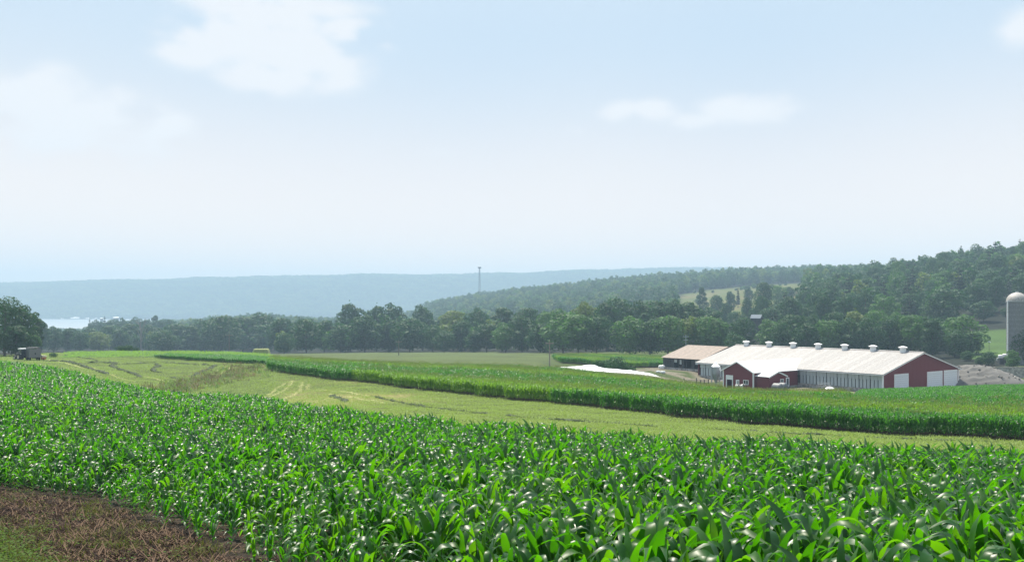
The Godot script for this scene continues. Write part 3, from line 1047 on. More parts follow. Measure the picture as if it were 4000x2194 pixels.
func build_barn() -> void:
	var W := 34.08
	var L := 56.5
	var E := 4.55
	var R := 4.43
	var b := thing("dairy_barn", "long red and grey dairy barn with white metal roof and seven round roof vents", "barn", Vector3(BARN_A.x, BASE_Y, BARN_A.z), BARN_YAW)
	var red: Material = M.red
	# red siding has shallow vertical ribs
	var rib := stool()
	add_box(rib, Vector3(0, 0, 0), Vector3(0.05, 1, 0.03))
	part(b, "gable_wall", slab_xy([Vector2(0, 0), Vector2(W, 0), Vector2(W, E), Vector2(W / 2, E + R - 0.05), Vector2(0, E)], -0.25, 0.0), red)
	part(b, "gable_wall", slab_xy([Vector2(0, 0), Vector2(W, 0), Vector2(W, E), Vector2(W / 2, E + R - 0.05), Vector2(0, E)], -L, -L + 0.25), red)
	part(b, "back_wall", box_mesh(Vector3(W - 0.25, 0, -L + 0.25), Vector3(W, E, -0.25)), M.curtain[0])
	var ribs := stool()
	var rx := 0.5
	while rx < W - 0.3:
		var topy := E + R * (1.0 - absf(rx - W / 2) / (W / 2)) - 0.2
		if not ((rx > 4.3 and rx < 10.9) or (rx > 18.5 and rx < 33.9)):
			add_box(ribs, Vector3(rx, 0.02, 0.0), Vector3(rx + 0.05, topy, 0.025))
		else:
			add_box(ribs, Vector3(rx, 4.55, 0.0), Vector3(rx + 0.05, topy, 0.025))
		rx += 0.6
	part(b, "siding_rib", done(ribs), red)
	part(b, "corner_trim", box_mesh(Vector3(-0.06, 0, -0.25), Vector3(0.3, E, 0.05)), M.white)
	part(b, "corner_trim", box_mesh(Vector3(W - 0.3, 0, -0.25), Vector3(W + 0.06, E, 0.05)), M.white)
	# overhead doors in the gable
	door_leaf(b, "overhead_door", Vector3(7.64, 0, 0.01), Vector2(5.6, 4.05), 0, 8)
	door_leaf(b, "overhead_door", Vector3(22.5, 0, 0.01), Vector2(6.6, 4.05), 0, 8)
	door_leaf(b, "overhead_door", Vector3(30.0, 0, 0.01), Vector2(6.1, 4.1), 0, 8)
	# roof: standing panels from ridge to eave, on both slopes
	var ov := 0.7
	var slope := R / (W / 2)
	var n := 32
	for side in 2:
		for k in n:
			var z1 := 0.5 - (L + 1.0) * k / n
			var z0 := 0.5 - (L + 1.0) * (k + 1) / n + 0.03
			var pts := [Vector2(-ov, E - ov * slope), Vector2(W / 2, E + R), Vector2(W / 2, E + R + 0.12), Vector2(-ov, E - ov * slope + 0.12)]
			if side: pts = pts.map(func(q): return Vector2(W - q.x, q.y))
			if side == 0: pts[1].x -= 0.01
			part(b, "roof_panel", slab_xy(pts, z0, z1), M.metal_roof[(k * 7 + side + k / 3) % 3])
	part(b, "ridge_cap", slab_xy([Vector2(W / 2 - 0.5, E + R + 0.06), Vector2(W / 2, E + R + 0.19), Vector2(W / 2 + 0.5, E + R + 0.06), Vector2(W / 2 + 0.5, E + R + 0.10), Vector2(W / 2, E + R + 0.23), Vector2(W / 2 - 0.5, E + R + 0.10)], -L - 0.5, 0.5), M.metal_roof[0])
	for side in 2:
		var pts := [Vector2(-ov, E - ov * slope - 0.22), Vector2(W / 2, E + R - 0.22), Vector2(W / 2, E + R - 0.01), Vector2(-ov, E - ov * slope - 0.01)]
		if side: pts = pts.map(func(q): return Vector2(W - q.x, q.y))
		part(b, "fascia", slab_xy(pts, 0.42, 0.47), M.white)
		var xe := -ov + 0.05 if side == 0 else W + ov - 0.05
		part(b, "eave_trim", box_mesh(Vector3(xe - 0.03, E - ov * slope - 0.24, -L), Vector3(xe + 0.03, E - ov * slope - 0.02, 0.40)), M.vent)
	# long side facing the camera: concrete curb and pale curtain panels between posts
	part(b, "concrete_curb", box_mesh(Vector3(-0.05, 0, -L + 0.3), Vector3(0.25, 0.95, -0.3)), M.concrete)
	var z := -0.35
	var idx := 0
	while z > -L + 1.2:
		if z < -22.4 and z > -32.2:
			z -= 0.97
			continue
		var m: Material = M.curtain[idx % 2]
		part(b, "curtain_panel", box_mesh(Vector3(0.02, 0.98, z - 0.76), Vector3(0.10, 3.0, z)), m)
		part(b, "curtain_panel", box_mesh(Vector3(0.0, 3.06, z - 0.92), Vector3(0.10, 4.12, z)), m)
		if idx % 3 == 2: part(b, "post", box_mesh(Vector3(-0.08, 0.95, z - 0.94), Vector3(0.14, 4.12, z - 0.84)), M.wood_dark)
		idx += 1
		z -= 0.97
	part(b, "wall_beam", box_mesh(Vector3(-0.03, 4.14, -L + 0.3), Vector3(0.16, E, -0.3)), M.curtain[0])
	# round ventilators along the ridge
	for u in [2920, 3009, 3103, 3201, 3305, 3416, 3533]:
		var t: float = (u - 2000.0) / (F * ZS)
		var s := (99.47 - t * 210.6) / (0.5817 + 0.8134 * t)
		var v := part(b, "roof_vent", lathe([[0.0, 0.0], [0.72, 0.0], [0.72, 1.15], [0.0, 1.15]], 18), M.vent, Vector3(W / 2 - 0.45, E + R - 0.25, -s))
		part(v, "vent_cap", lathe([[0.0, 1.28], [1.05, 1.28], [1.08, 1.34], [0.98, 1.44], [0.5, 1.62], [0.0, 1.68]], 20), M.white)
		part(v, "vent_collar", lathe([[0.60, 1.15], [0.60, 1.28], [0.0, 1.28]], 14), M.galv)
	# ---- cross wing
	var q := 17.2
	var z1 := -23.1
	var z0 := -32.45
	var we := 4.35
	var wr := 2.25
	var zc := (z0 + z1) / 2
	var wing := Node3D.new()
	wing.name = "cross_wing"
	b.add_child(wing)
	var at_z := func(u: float) -> float:
		var t: float = (u - 2000.0) / (F * ZS)
		return -23.1 - (58.18 - t * 209.5) / (0.5817 + 0.8134 * t)
	var dz: float = at_z.call(2851.0)
	# the half-open overhead door is a real gap in the wall
	var gp := [Vector2(z0, 0), Vector2(dz - 0.85, 0), Vector2(dz - 0.85, 2.1), Vector2(dz + 0.85, 2.1), Vector2(dz + 0.85, 0), Vector2(z1, 0), Vector2(z1, we), Vector2(zc, we + wr), Vector2(z0, we)]
	var gm := slab_xy(gp.map(func(p): return Vector2(-p.x, p.y)), -q - 0.0, -q + 0.25)
	# slab_xy makes z the depth; turned so that the polygon runs along the barn's length
	part(wing, "wing_wall", gm, red, Vector3.ZERO, Vector3(0, PI / 2, 0))
	part(wing, "wing_wall", box_mesh(Vector3(-q + 0.25, 0, z1 - 0.22), Vector3(-0.1, we, z1)), red)
	part(wing, "wing_wall", box_mesh(Vector3(-q + 0.25, 0, z0), Vector3(-0.1, we, z0 + 0.22)), red)
	part(wing, "wing_curb", box_mesh(Vector3(-q - 0.03, 0, z1 - 0.1), Vector3(-0.06, 0.45, z1 + 0.04)), M.concrete)
	part(wing, "corner_trim", box_mesh(Vector3(-q - 0.05, 0, z1 - 0.22), Vector3(-q + 0.2, we, z1 + 0.06)), M.white)
	part(wing, "corner_trim", box_mesh(Vector3(-q - 0.05, 0, z0 - 0.06), Vector3(-q + 0.2, we, z0 + 0.22)), M.white)
	var xin := 8.4
	var wn := 13
	for side in 2:
		var ze: float = z1 + 0.55 if side == 0 else z0 - 0.55
		var ye := we - 0.55 * wr / 4.67
		for k in wn:
			var x0 := -q - 0.55 + (q + 0.55 + xin) * k / wn + 0.015
			var x1 := -q - 0.55 + (q + 0.55 + xin) * (k + 1) / wn - 0.015
			var st := stool()
			st.set_smooth_group(-1)
			var lo := 0.14
			var xa := minf(x1, 1.2)
			# the eave end stops where the wing meets the barn roof; the ridge end runs up into it
			var e0 := Vector3(minf(x0, 0.4), ye + lo, ze)
			var e1 := Vector3(minf(x1, 0.6), ye + lo, ze)
			var r0 := Vector3(x0, we + wr + lo, zc)
			var r1 := Vector3(x1, we + wr + lo, zc)
			var dn := Vector3(0, -0.12, 0)
			quad(st, e0, r0, r1, e1)
			quad(st, e0 + dn, e1 + dn, r1 + dn, r0 + dn)
			quad(st, e0, e1, e1 + dn, e0 + dn)
			quad(st, e0, e0 + dn, r0 + dn, r0)
			quad(st, e1, r1, r1 + dn, e1 + dn)
			part(wing, "roof_panel", done(st), M.wing_roof)
		var fm := stool()
		fm.set_smooth_group(-1)
		var a := Vector3(-q - 0.56, ye - 0.14, ze)
		var c := Vector3(-q - 0.56, we + wr - 0.14, zc)
		quad(fm, a, c, c + Vector3(0, 0.24, 0), a + Vector3(0, 0.24, 0))
		quad(fm, a + Vector3(-0.05, 0, 0), a + Vector3(-0.05, 0.24, 0), c + Vector3(-0.05, 0.24, 0), c + Vector3(-0.05, 0, 0))
		quad(fm, a, a + Vector3(-0.05, 0, 0), c + Vector3(-0.05, 0, 0), c)
		quad(fm, a + Vector3(0, 0.24, 0), c + Vector3(0, 0.24, 0), c + Vector3(-0.05, 0.24, 0), a + Vector3(-0.05, 0.24, 0))
		part(wing, "fascia", done(fm), M.white)
	# gable front: overhead door half open, side door, window (turned to face outwards)
	var ft := -PI / 2
	var st2 := stool()
	add_box(st2, Vector3(-1.1, 0, 0), Vector3(-0.85, 3.2, 0.1))
	add_box(st2, Vector3(0.85, 0, 0), Vector3(1.1, 3.2, 0.1))
	add_box(st2, Vector3(-0.85, 3.0, 0), Vector3(0.85, 3.2, 0.1))
	var od := part(wing, "overhead_door", done(st2), M.white, Vector3(-q - 0.01, 0, dz), Vector3(0, ft, 0))
	part(od, "panel", box_mesh(Vector3(-0.85, 2.1, 0.0), Vector3(0.85, 3.0, 0.06)), M.white)
	var sd := part(wing, "door", box_mesh(Vector3(-0.5, 0, 0), Vector3(0.5, 2.2, 0.08)), M.white, Vector3(-q - 0.01, 0, at_z.call(2882.5)), Vector3(0, ft, 0))
	part(sd, "pane", box_mesh(Vector3(0.0, 1.15, 0.08), Vector3(0.32, 1.95, 0.095)), M.glass)
	add_window(wing, Vector3(-q - 0.01, 1.75, at_z.call(2915.0)), Vector2(1.6, 1.15), ft)
	# door on the long side of the wing
	var d2 := part(wing, "door", box_mesh(Vector3(-0.65, 0.3, 0), Vector3(0.65, 2.5, 0.08)), M.white, Vector3(-4.2, 0, z1 + 0.01), Vector3.ZERO)
	part(d2, "pane", box_mesh(Vector3(-0.35, 0.6, 0.08), Vector3(0.35, 2.25, 0.095)), M.glass)
	# ---- lean-to tank room in the corner
	var px0 := -16.6
	var px1 := -9.9
	var pz0 := -23.1
	var pz1 := -18.8
	var pe := 3.35
	var pr := 1.15
	var pc := (px0 + px1) / 2
	var room := Node3D.new()
	room.name = "tank_room"
	b.add_child(room)
	part(room, "room_wall", slab_xy([Vector2(px0 + 0.3, 0), Vector2(px1 - 0.3, 0), Vector2(px1 - 0.3, pe + 0.05), Vector2(pc, pe + pr - 0.1), Vector2(px0 + 0.3, pe + 0.05)], pz1 - 0.6, pz1 - 0.4), red)
	part(room, "room_wall", box_mesh(Vector3(px0 + 0.3, 0, pz0 + 0.05), Vector3(px0 + 0.5, pe, pz1 - 0.6)), red)
	part(room, "room_wall", box_mesh(Vector3(px1 - 0.5, 0, pz0 + 0.05), Vector3(px1 - 0.3, pe, pz1 - 0.6)), red)
	for side in 2:
		var pts := [Vector2(px0 - 0.2, pe - 0.05), Vector2(pc, pe + pr), Vector2(pc, pe + pr + 0.14), Vector2(px0 - 0.2, pe + 0.09)]
		if side: pts = pts.map(func(p): return Vector2(2 * pc - p.x, p.y))
		part(room, "roof_panel", slab_xy(pts, pz0 + 0.06, pz1), M.wing_roof)
		var fp := [Vector2(px0 - 0.2, pe - 0.25), Vector2(pc, pe + pr - 0.2), Vector2(pc, pe + pr - 0.01), Vector2(px0 - 0.2, pe - 0.06)]
		if side: fp = fp.map(func(p): return Vector2(2 * pc - p.x, p.y))
		part(room, "fascia", slab_xy(fp, pz1 - 0.06, pz1 - 0.01), M.white)
	add_window(room, Vector3(px1 - 1.65, 1.95, pz1 - 0.39), Vector2(1.3, 1.5), 0)
	# twin stainless tanks before the tank room
	for k in 2:
		var tk := thing("milk_tank", ["stainless tank end with dark lower half at the tank room corner", "plain round stainless tank end nearer the tank room window"][k], "tank", b.to_global(Vector3(-15.6 + 2.35 * k, 0, -17.9)) , BARN_YAW, "stainless milk tanks")
		tk.position = Vector3(BARN_A.x, BASE_Y, BARN_A.z) + Basis(Vector3.UP, BARN_YAW) * Vector3(-16.3 + 2.4 * k, 0, -16.9 - 0.6 * k)
		var tm := lathe([[0.0, -1.3], [0.5, -1.22], [0.85, -1.0], [0.98, -0.75], [0.98, 1.0], [0.85, 1.25], [0.45, 1.45], [0.0, 1.5]], 22)
		part(tk, "drum", tm, M.steel, Vector3(0, 1.1, 0), Vector3(PI / 2, 0, 0))
		part(tk, "leg", box_mesh(Vector3(-0.7, 0, -0.7), Vector3(-0.5, 0.7, 0.7)), M.galv)
		part(tk, "leg", box_mesh(Vector3(0.5, 0, -0.7), Vector3(0.7, 0.7, 0.7)), M.galv)

func build_old_barn() -> void:
	var o := thing("cattle_shed", "old dark cattle shed with faded brown metal roof and open bays", "shed", Vector3(BARN_A.x, BASE_Y + 1.6, BARN_A.z) + Basis(Vector3.UP, BARN_YAW) * Vector3(3.5, 0, -57.4), BARN_YAW)
	var L := 16.2
	var W := 22.2
	var E := 3.55
	var R := 3.3
	var slope := R / (W / 2)
	var n := 12
	for side in 2:
		for k in n:
			var pts := [Vector2(-0.6, E - 0.6 * slope), Vector2(W / 2 - 0.005, E + R), Vector2(W / 2 - 0.005, E + R + 0.1), Vector2(-0.6, E - 0.6 * slope + 0.1)]
			if side: pts = pts.map(func(p): return Vector2(W - p.x, p.y))
			part(o, "roof_panel", slab_xy(pts, -L * (k + 1) / n + 0.02 - 0.4, -L * k / n - 0.4), M.brown_roof[(k + side) % 2])
	part(o, "gable_wall", slab_xy([Vector2(0, 0), Vector2(W, 0), Vector2(W, E), Vector2(W / 2, E + R - 0.05), Vector2(0, E)], -L, -L + 0.2), M.wood_dark)
	part(o, "back_wall", box_mesh(Vector3(W - 0.2, 0, -L + 0.2), Vector3(W, E, -0.6)), M.wood_dark)
	# boarded front with open bays
	var bays := [[0.3, 3.0], [6.0, 8.8], [11.6, 13.2]]
	part(o, "feed_curb", box_mesh(Vector3(-0.5, 0, -L + 0.2), Vector3(-0.1, 0.6, -0.6)), M.concrete)
	part(o, "header_beam", box_mesh(Vector3(-0.05, E - 0.5, -L + 0.2), Vector3(0.15, E - 0.06, -0.6)), M.wood_dark)
	var z := -L + 0.25
	while z < -0.8:
		var open := false
		for s in [[-3.6, -1.6], [-7.6, -5.0], [-11.9, -8.6]]:
			if z > s[0] and z < s[1]: open = true
		if not open:
			part(o, "board", box_mesh(Vector3(0, 0.1, z), Vector3(0.06, E - 0.5, z + 0.28)), M.wood_dark)
		z += 0.3
	for k in 6:
		part(o, "post", box_mesh(Vector3(-0.12, 0, -L + 0.4 + k * 3.0), Vector3(0.08, E - 0.5, -L + 0.6 + k * 3.0)), M.wood_dark)
	part(o, "curtain", box_mesh(Vector3(0.1, 1.9, -3.5), Vector3(0.16, E - 0.5, -1.7)), M.curtain[0])
	part(o, "curtain", box_mesh(Vector3(0.1, 2.2, -11.8), Vector3(0.16, E - 0.5, -10.6)), M.curtain[1])
	part(o, "curtain", box_mesh(Vector3(0.1, 1.7, -9.9), Vector3(0.16, E - 0.5, -8.8)), M.curtain[1])
	# pale wrapped bales seen through the bay and beside the shed
	var spots := [[2588, 1434, 1.7], [2604, 1433, 1.9], [2572, 1450, 0.9], [2590, 1452, 1.0], [2655, 1430, 1.3]]
	for s in spots:
		var p := ground_pixel(s[0], s[1] + 6, 170.0)
		var bl := thing("wrapped_bale", "white plastic wrapped hay bale beside the old cattle shed", "bale", p, 0.4 + s[2], "white bales by the cattle shed")
		var k: float = s[2]
		part(bl, "wrap", lathe([[0.0, 0.0], [k * 0.55, 0.0], [k * 0.68, 0.12], [k * 0.70, k * 0.45], [k * 0.6, k * 0.62], [0.0, k * 0.66]], 14), M.plastic)
		part(bl, "seam", lathe([[k * 0.66, k * 0.30], [k * 0.715, k * 0.31], [k * 0.715, k * 0.34], [k * 0.66, k * 0.35]], 14), M.white)

func lumpy(sd: int, nx: int, nz: int, f: Callable) -> ArrayMesh:
	var st := stool()
	var grid := []
	for j in nz + 1:
		var row := []
		for i in nx + 1:
			row.append(f.call(float(i) / nx, float(j) / nz))
		grid.append(row)
	for j in nz:
		for i in nx:
			quad(st, grid[j][i], grid[j][i + 1], grid[j + 1][i + 1], grid[j + 1][i])
	st.index()
	st.generate_normals()
	return st.commit()

func build_yard() -> void:
	var n := FastNoiseLite.new()
	n.seed = 61
	n.frequency = 0.35
	n.fractal_octaves = 4
	# silage heap under white plastic
	var left := on_ground(2185, 186)
	var right := on_ground(2575, 188)
	var f := func(a: float, c: float) -> Vector3:
		var p := left.lerp(right, a) + Vector3(0, 0, -lerpf(0.0, 20.0, c) + 4.0 * a)
		var hump := exp(-pow((a - 0.36) / 0.10, 2.0)) * 0.9 + exp(-pow((a - 0.27) / 0.2, 2.0)) * 0.35
		var e := minf(minf(a, 1.0 - a) * 14.0, minf(c, 1.0 - c) * 6.0)
		var y := 0.08 + clampf(e, 0, 1) * (0.2 + hump * 0.85 * sin(c * PI) + 0.22 * n.get_noise_2d(p.x, p.z))
		return Vector3(p.x, ht(p.x, p.z) + y * minf(1.0, e * 2.0) - 0.02, p.z)
	top("silage_cover", lumpy(1, 70, 26, f), M.plastic, "long low silage heap under wrinkled white plastic sheeting", "silage cover")
	# gravel pile behind the gable
	var pc := on_ground(3800, 206)
	var g := func(a: float, c: float) -> Vector3:
		var an := a * TAU
		var p := pc + Vector3(cos(an) * 14.5 * c, 0, sin(an) * 8.0 * c)
		var y := 6.2 * pow(1.0 - c, 0.8) + 0.55 * n.get_noise_2d(p.x * 2.2, p.z * 2.2) * minf(1.0, (1.0 - c) * 5.0)
		if c < 0.28: y = minf(y, 4.9 + 0.4 * n.get_noise_2d(p.x, p.z))
		return Vector3(p.x, ht(p.x, p.z) + y - 0.05, p.z)
	var pile := thing("earth_pile", "heap of brown gravelly earth and stones beside the barn gable", "earth pile", Vector3.ZERO)
	part(pile, "heap", lumpy(2, 48, 22, g), M.gravel)
	var r := RandomNumberGenerator.new()
	r.seed = 71
	var rocks := [rock(r), rock(r), rock(r)]
	for k in 90:
		var a := r.randf()
		var c := sqrt(r.randf()) * 0.98
		var p: Vector3 = g.call(a, c)
		var s := part(pile, "stone", rocks[k % 3], [M.gravel, M.concrete, M.gravel][k % 3], p, Vector3(r.randf() * 6, r.randf() * 6, r.randf() * 6))
		s.scale = Vector3.ONE * r.randf_range(0.12, 0.42)
	# bunker wall
	var wa := on_ground(3860, 226)
	var wb := on_ground(4240, 222)
	var wall := thing("bunker_wall", "long grey concrete bunker silo wall behind the earth pile", "wall", wa, -atan2((wb - wa).z, (wb - wa).x))
	var len := Vector2(wb.x - wa.x, wb.z - wa.z).length()
	var seg := int(len / 3.0)
	for k in seg:
		part(wall, "panel", box_mesh(Vector3(k * 3.0 + 0.03, -0.3, -0.15), Vector3(k * 3.0 + 2.97, 3.0 + 0.03 * (k % 2), 0.15)), M.concrete)
	part(wall, "coping", box_mesh(Vector3(0, 3.04, -0.2), Vector3(seg * 3.0, 3.16, 0.2)), M.concrete)
	build_silo()
	build_bin()
	# white vent cap and metal frame in the grass before the barn
	var cap := thing("vent_cap", "small white domed vent cap standing in the grass before the barn", "vent cap", on_ground(3243, 158))
	part(cap, "pipe", lathe([[0.5, -0.3], [0.5, 0.5], [0.0, 0.5]], 14), M.galv)
	part(cap, "dome", lathe([[0.0, 0.48], [0.95, 0.48], [0.98, 0.55], [0.7, 0.78], [0.3, 0.93], [0.0, 0.97]], 18), M.white)
	cap.position.y += maxf(0.0, px(3243, 1527, 158).y - cap.position.y - 0.1)
	part(cap, "base", box_mesh(Vector3(-0.6, -3.0, -0.6), Vector3(0.6, -0.2, 0.6)), M.concrete)
	var fr := thing("metal_gate", "galvanised tube gate leaning on the barn curb", "gate", Vector3(BARN_A.x, BASE_Y, BARN_A.z) + Basis(Vector3.UP, BARN_YAW) * Vector3(-1.6, 0, -14.6), BARN_YAW + PI / 2)
	for y in [0.35, 0.75, 1.15, 1.55]:
		part(fr, "rail", tube(Vector3(-2.0, y, y * 0.25), Vector3(2.0, y, y * 0.25), 0.035, 0.035), M.galv)
	for x in [-2.0, 0.0, 2.0]:
		part(fr, "upright", tube(Vector3(x, 0.0, 0.0), Vector3(x, 1.6, 0.4), 0.035, 0.035), M.galv)
	# pasture fence left of the barn
	var prev := Vector3.ZERO
	var fence := thing("pasture_fence", "dark post and rail fence between gravel lane and cattle shed", "fence", Vector3.ZERO)
	var fp := [[2673, 1478], [2722, 1476], [2738, 1478], [2752, 1482], [2768, 1486]]
	for k in fp.size():
		var p := on_ground(fp[k][0], 205.0 + k * 0.5)
		part(fence, "post", tube(p - Vector3(0, 0.3, 0), p + Vector3(0, 1.7 if k < 2 else 1.2, 0), 0.13, 0.12), M.wood_dark)
		if k:
			for y in [0.45, 0.85, 1.15]:
				part(fence, "rail", tube(prev + Vector3(0, y, 0), p + Vector3(0, y, 0), 0.05, 0.05, 5), M.wood_dark)
		prev = p
	build_cow()
	# lamp post and white boxes by the lawn
	var lp := thing("yard_lamp", "thin yard light pole with white head on the lawn", "lamp post", on_ground(3866, 300))
	part(lp, "pole", tube(Vector3(0, -0.3, 0), Vector3(0, 4.2, 0), 0.09, 0.07), M.pole)
	part(lp, "lamp_head", lathe([[0.0, 4.1], [0.55, 4.15], [0.5, 4.4], [0.2, 4.55], [0.0, 4.56]], 12), M.white)
	for s in [[3905, 268], [3918, 270], [3928, 267], [3911, 265]]:
		var w := thing("wrapped_bale", "white wrapped bale in the bushes at the foot of the silo", "bale", on_ground(s[0], s[1]), s[0] * 0.3, "white bales by the silo")
		part(w, "wrap", lathe([[0.0, 0.0], [0.62, 0.0], [0.8, 0.15], [0.8, 0.95], [0.6, 1.15], [0.0, 1.2]], 14), M.plastic, Vector3(0, 1.9 if s[1] < 268 else 0.6, 0))
		part(w, "pallet", box_mesh(Vector3(-0.7, -0.5, -0.7), Vector3(0.7, 1.9 if s[1] < 268 else 0.6, 0.7)), M.wood_dark)

func rock(r: RandomNumberGenerator) -> ArrayMesh:
	var s := SphereMesh.new()
	s.radial_segments = 7
	s.rings = 4
	s.radius = 1.0
	s.height = 1.6
	var st := stool()
	var a := s.get_mesh_arrays()
	var v: PackedVector3Array = a[Mesh.ARRAY_VERTEX]
	var id: PackedInt32Array = a[Mesh.ARRAY_INDEX]
	var nz := FastNoiseLite.new()
	nz.seed = r.randi()
	nz.frequency = 0.8
	st.set_smooth_group(-1)
	for i in id:
		st.add_vertex(v[i] * (1.0 + 0.5 * nz.get_noise_3dv(v[i])))
	return done(st)

func build_silo() -> void:
	var p := on_ground(3975, 263)
	p.y -= 0.3
	var s := thing("tower_silo", "tall grey concrete stave silo with weathered dome and pale fill pipe", "silo", p)
	var topy := px(3975, 1177, 263).y - p.y
	var rad := 3.1
	# rings of staves: alternate courses stand a little proud
	var stave := textured(lin(0.25, 0.255, 0.265), 0.9, noise_tex(512, 0.02, Color(0.72, 0.72, 0.72), Color(1, 1, 1), 51, 5), Vector3(0.25, 0.06, 0.25))
	var stave2 := textured(lin(0.22, 0.225, 0.235), 0.9, noise_tex(512, 0.025, Color(0.75, 0.75, 0.75), Color(1, 1, 1), 52, 5), Vector3(0.3, 0.06, 0.3))
	var n := int(topy / 0.76)
	for k in n:
		var y0 := topy * k / n
		var y1 := topy * (k + 1) / n - 0.02
		part(s, "stave_ring", lathe([[rad, y0], [rad, y1]], 30), stave if k % 2 else stave2)
		part(s, "hoop", lathe([[rad, y1 - 0.05], [rad + 0.05, y1 - 0.04], [rad + 0.05, y1 + 0.01], [rad, y1 + 0.02]], 30), M.steel)
	var dome := []
	for k in 9:
		var a := PI / 2 * k / 8
		dome.append([(rad + 0.12) * cos(a), topy + 3.0 * sin(a)])
	part(s, "dome", lathe(dome, 30), textured(lin(0.58, 0.58, 0.56), 0.6, noise_tex(256, 0.03, Color(0.45, 0.42, 0.4), Color(1, 1, 1), 53), Vector3(0.6, 0.1, 0.6)))
	part(s, "dome_rim", lathe([[rad, topy - 0.2], [rad + 0.2, topy - 0.15], [rad + 0.2, topy + 0.1], [rad, topy + 0.15]], 30), M.galv)
	part(s, "dome_cap", lathe([[0.5, topy + 2.9], [0.5, topy + 3.2], [0.0, topy + 3.3]], 12), M.galv)
	for k in 6:
		var y0 := topy * k / 6.0
		part(s, "fill_pipe", tube(Vector3(-rad - 0.25, y0, 0.4), Vector3(-rad - 0.25, y0 + topy / 6.0 - 0.08, 0.4), 0.2, 0.2, 10), M.white)
	part(s, "pipe_elbow", tube(Vector3(-rad - 0.25, topy - 0.1, 0.4), Vector3(-1.4, topy + 2.6, 0.4), 0.2, 0.2, 10), M.galv)

func build_bin() -> void:
	var x := 797.0 / (F * ZS) * 222.0
	var b := thing("feed_bin", "galvanised hopper feed bin on legs beside the red wing", "feed bin", Vector3(x, BASE_Y, -222.0), 0.3)
	part(b, "drum", lathe([[1.05, 3.0], [1.08, 3.9], [1.05, 3.92], [1.08, 4.85], [1.05, 4.87]], 20), M.galv)
	part(b, "roof", lathe([[1.15, 4.82], [1.12, 4.9], [0.3, 5.75], [0.28, 5.95], [0.0, 6.05]], 20), M.white)
	part(b, "hopper", lathe([[1.05, 3.0], [0.25, 0.9], [0.25, 0.7], [0.0, 0.7]], 20), M.galv)
	part(b, "ladder", box_mesh(Vector3(-1.25, 0.9, -0.2), Vector3(-1.12, 4.9, 0.2)), M.galv)
	part(b, "label_plate", box_mesh(Vector3(0.35, 4.0, 0.98), Vector3(0.85, 4.6, 1.06)), M.white)
	for k in 4:
		var a := TAU * k / 4 + 0.4
		part(b, "leg", tube(Vector3(cos(a) * 1.0, 0, sin(a) * 1.0), Vector3(cos(a) * 1.0, 3.1, sin(a) * 1.0), 0.06, 0.06), M.galv)
	part(b, "auger", tube(Vector3(0, 0.8, 0), Vector3(3.2, 2.0, 1.0), 0.1, 0.1), M.galv)

# ---- one continuous body from tapered capsules, meshed as surface nets
func body_mesh(bones: Array, cell: float, blend: float) -> ArrayMesh:
	var lo := Vector3.ONE * 1e9
	var hi := -lo
	for b in bones:
		for k in 2:
			var rr: float = b[2 + k] + cell * 2.0
			lo = lo.min(b[k] - Vector3.ONE * rr)
			hi = hi.max(b[k] + Vector3.ONE * rr)
	var n := Vector3i(((hi - lo) / cell).ceil()) + Vector3i.ONE
	var f := PackedFloat32Array()
	f.resize(n.x * n.y * n.z)
	for z in n.z:
		for y in n.y:
			for x in n.x:
				var p := lo + Vector3(x, y, z) * cell
				var acc := 0.0
				for b in bones:
					var ab: Vector3 = b[1] - b[0]
					var t := clampf((p - b[0]).dot(ab) / maxf(ab.length_squared(), 1e-6), 0, 1)
					var dist := p.distance_to(b[0] + ab * t) - lerpf(b[2], b[3], t)
					acc += exp(-clampf(dist / blend, -30.0, 30.0))
				f[(z * n.y + y) * n.x + x] = -blend * log(maxf(acc, 1e-12))
	var id := {}
	var pos := PackedVector3Array()
	var corner := [Vector3i(0, 0, 0), Vector3i(1, 0, 0), Vector3i(0, 1, 0), Vector3i(1, 1, 0), Vector3i(0, 0, 1), Vector3i(1, 0, 1), Vector3i(0, 1, 1), Vector3i(1, 1, 1)]
	for z in n.z - 1:
		for y in n.y - 1:
			for x in n.x - 1:
				var s := Vector3.ZERO
				var cnt := 0
				for a in 8:
					for ax in 3:
						if corner[a][ax] == 1: continue
						var c2: Vector3i = corner[a]
						c2[ax] = 1
						var pa: Vector3i = Vector3i(x, y, z) + corner[a]
						var pb: Vector3i = Vector3i(x, y, z) + c2
						var fa := f[(pa.z * n.y + pa.y) * n.x + pa.x]
						var fb := f[(pb.z * n.y + pb.y) * n.x + pb.x]
						if (fa < 0.0) != (fb < 0.0):
							s += Vector3(pa).lerp(Vector3(pb), fa / (fa - fb))
							cnt += 1
				if cnt:
					id[Vector3i(x, y, z)] = pos.size()
					pos.append(lo + s / cnt * cell)
	var st := stool()
	for p in pos: st.add_vertex(p)
	for c in id:
		for ax in 3:
			var d1 := (ax + 1) % 3
			var d2 := (ax + 2) % 3
			if c[d1] == 0 or c[d2] == 0: continue
			var q: Vector3i = c
			q[ax] += 1
			var fa := f[(c.z * n.y + c.y) * n.x + c.x]
			var fb := f[(q.z * n.y + q.y) * n.x + q.x]
			if (fa < 0.0) == (fb < 0.0): continue
			var e1 := Vector3i.ZERO
			var e2 := Vector3i.ZERO
			e1[d1] = 1
			e2[d2] = 1
			if not (id.has(c - e1) and id.has(c - e2) and id.has(c - e1 - e2)): continue
			var quad4 := [id[c], id[c - e1], id[c - e1 - e2], id[c - e2]]
			if fa < 0.0: quad4.reverse()
			for k in [0, 1, 2, 0, 2, 3]: st.add_index(quad4[k])
	st.generate_normals()
	return st.commit()

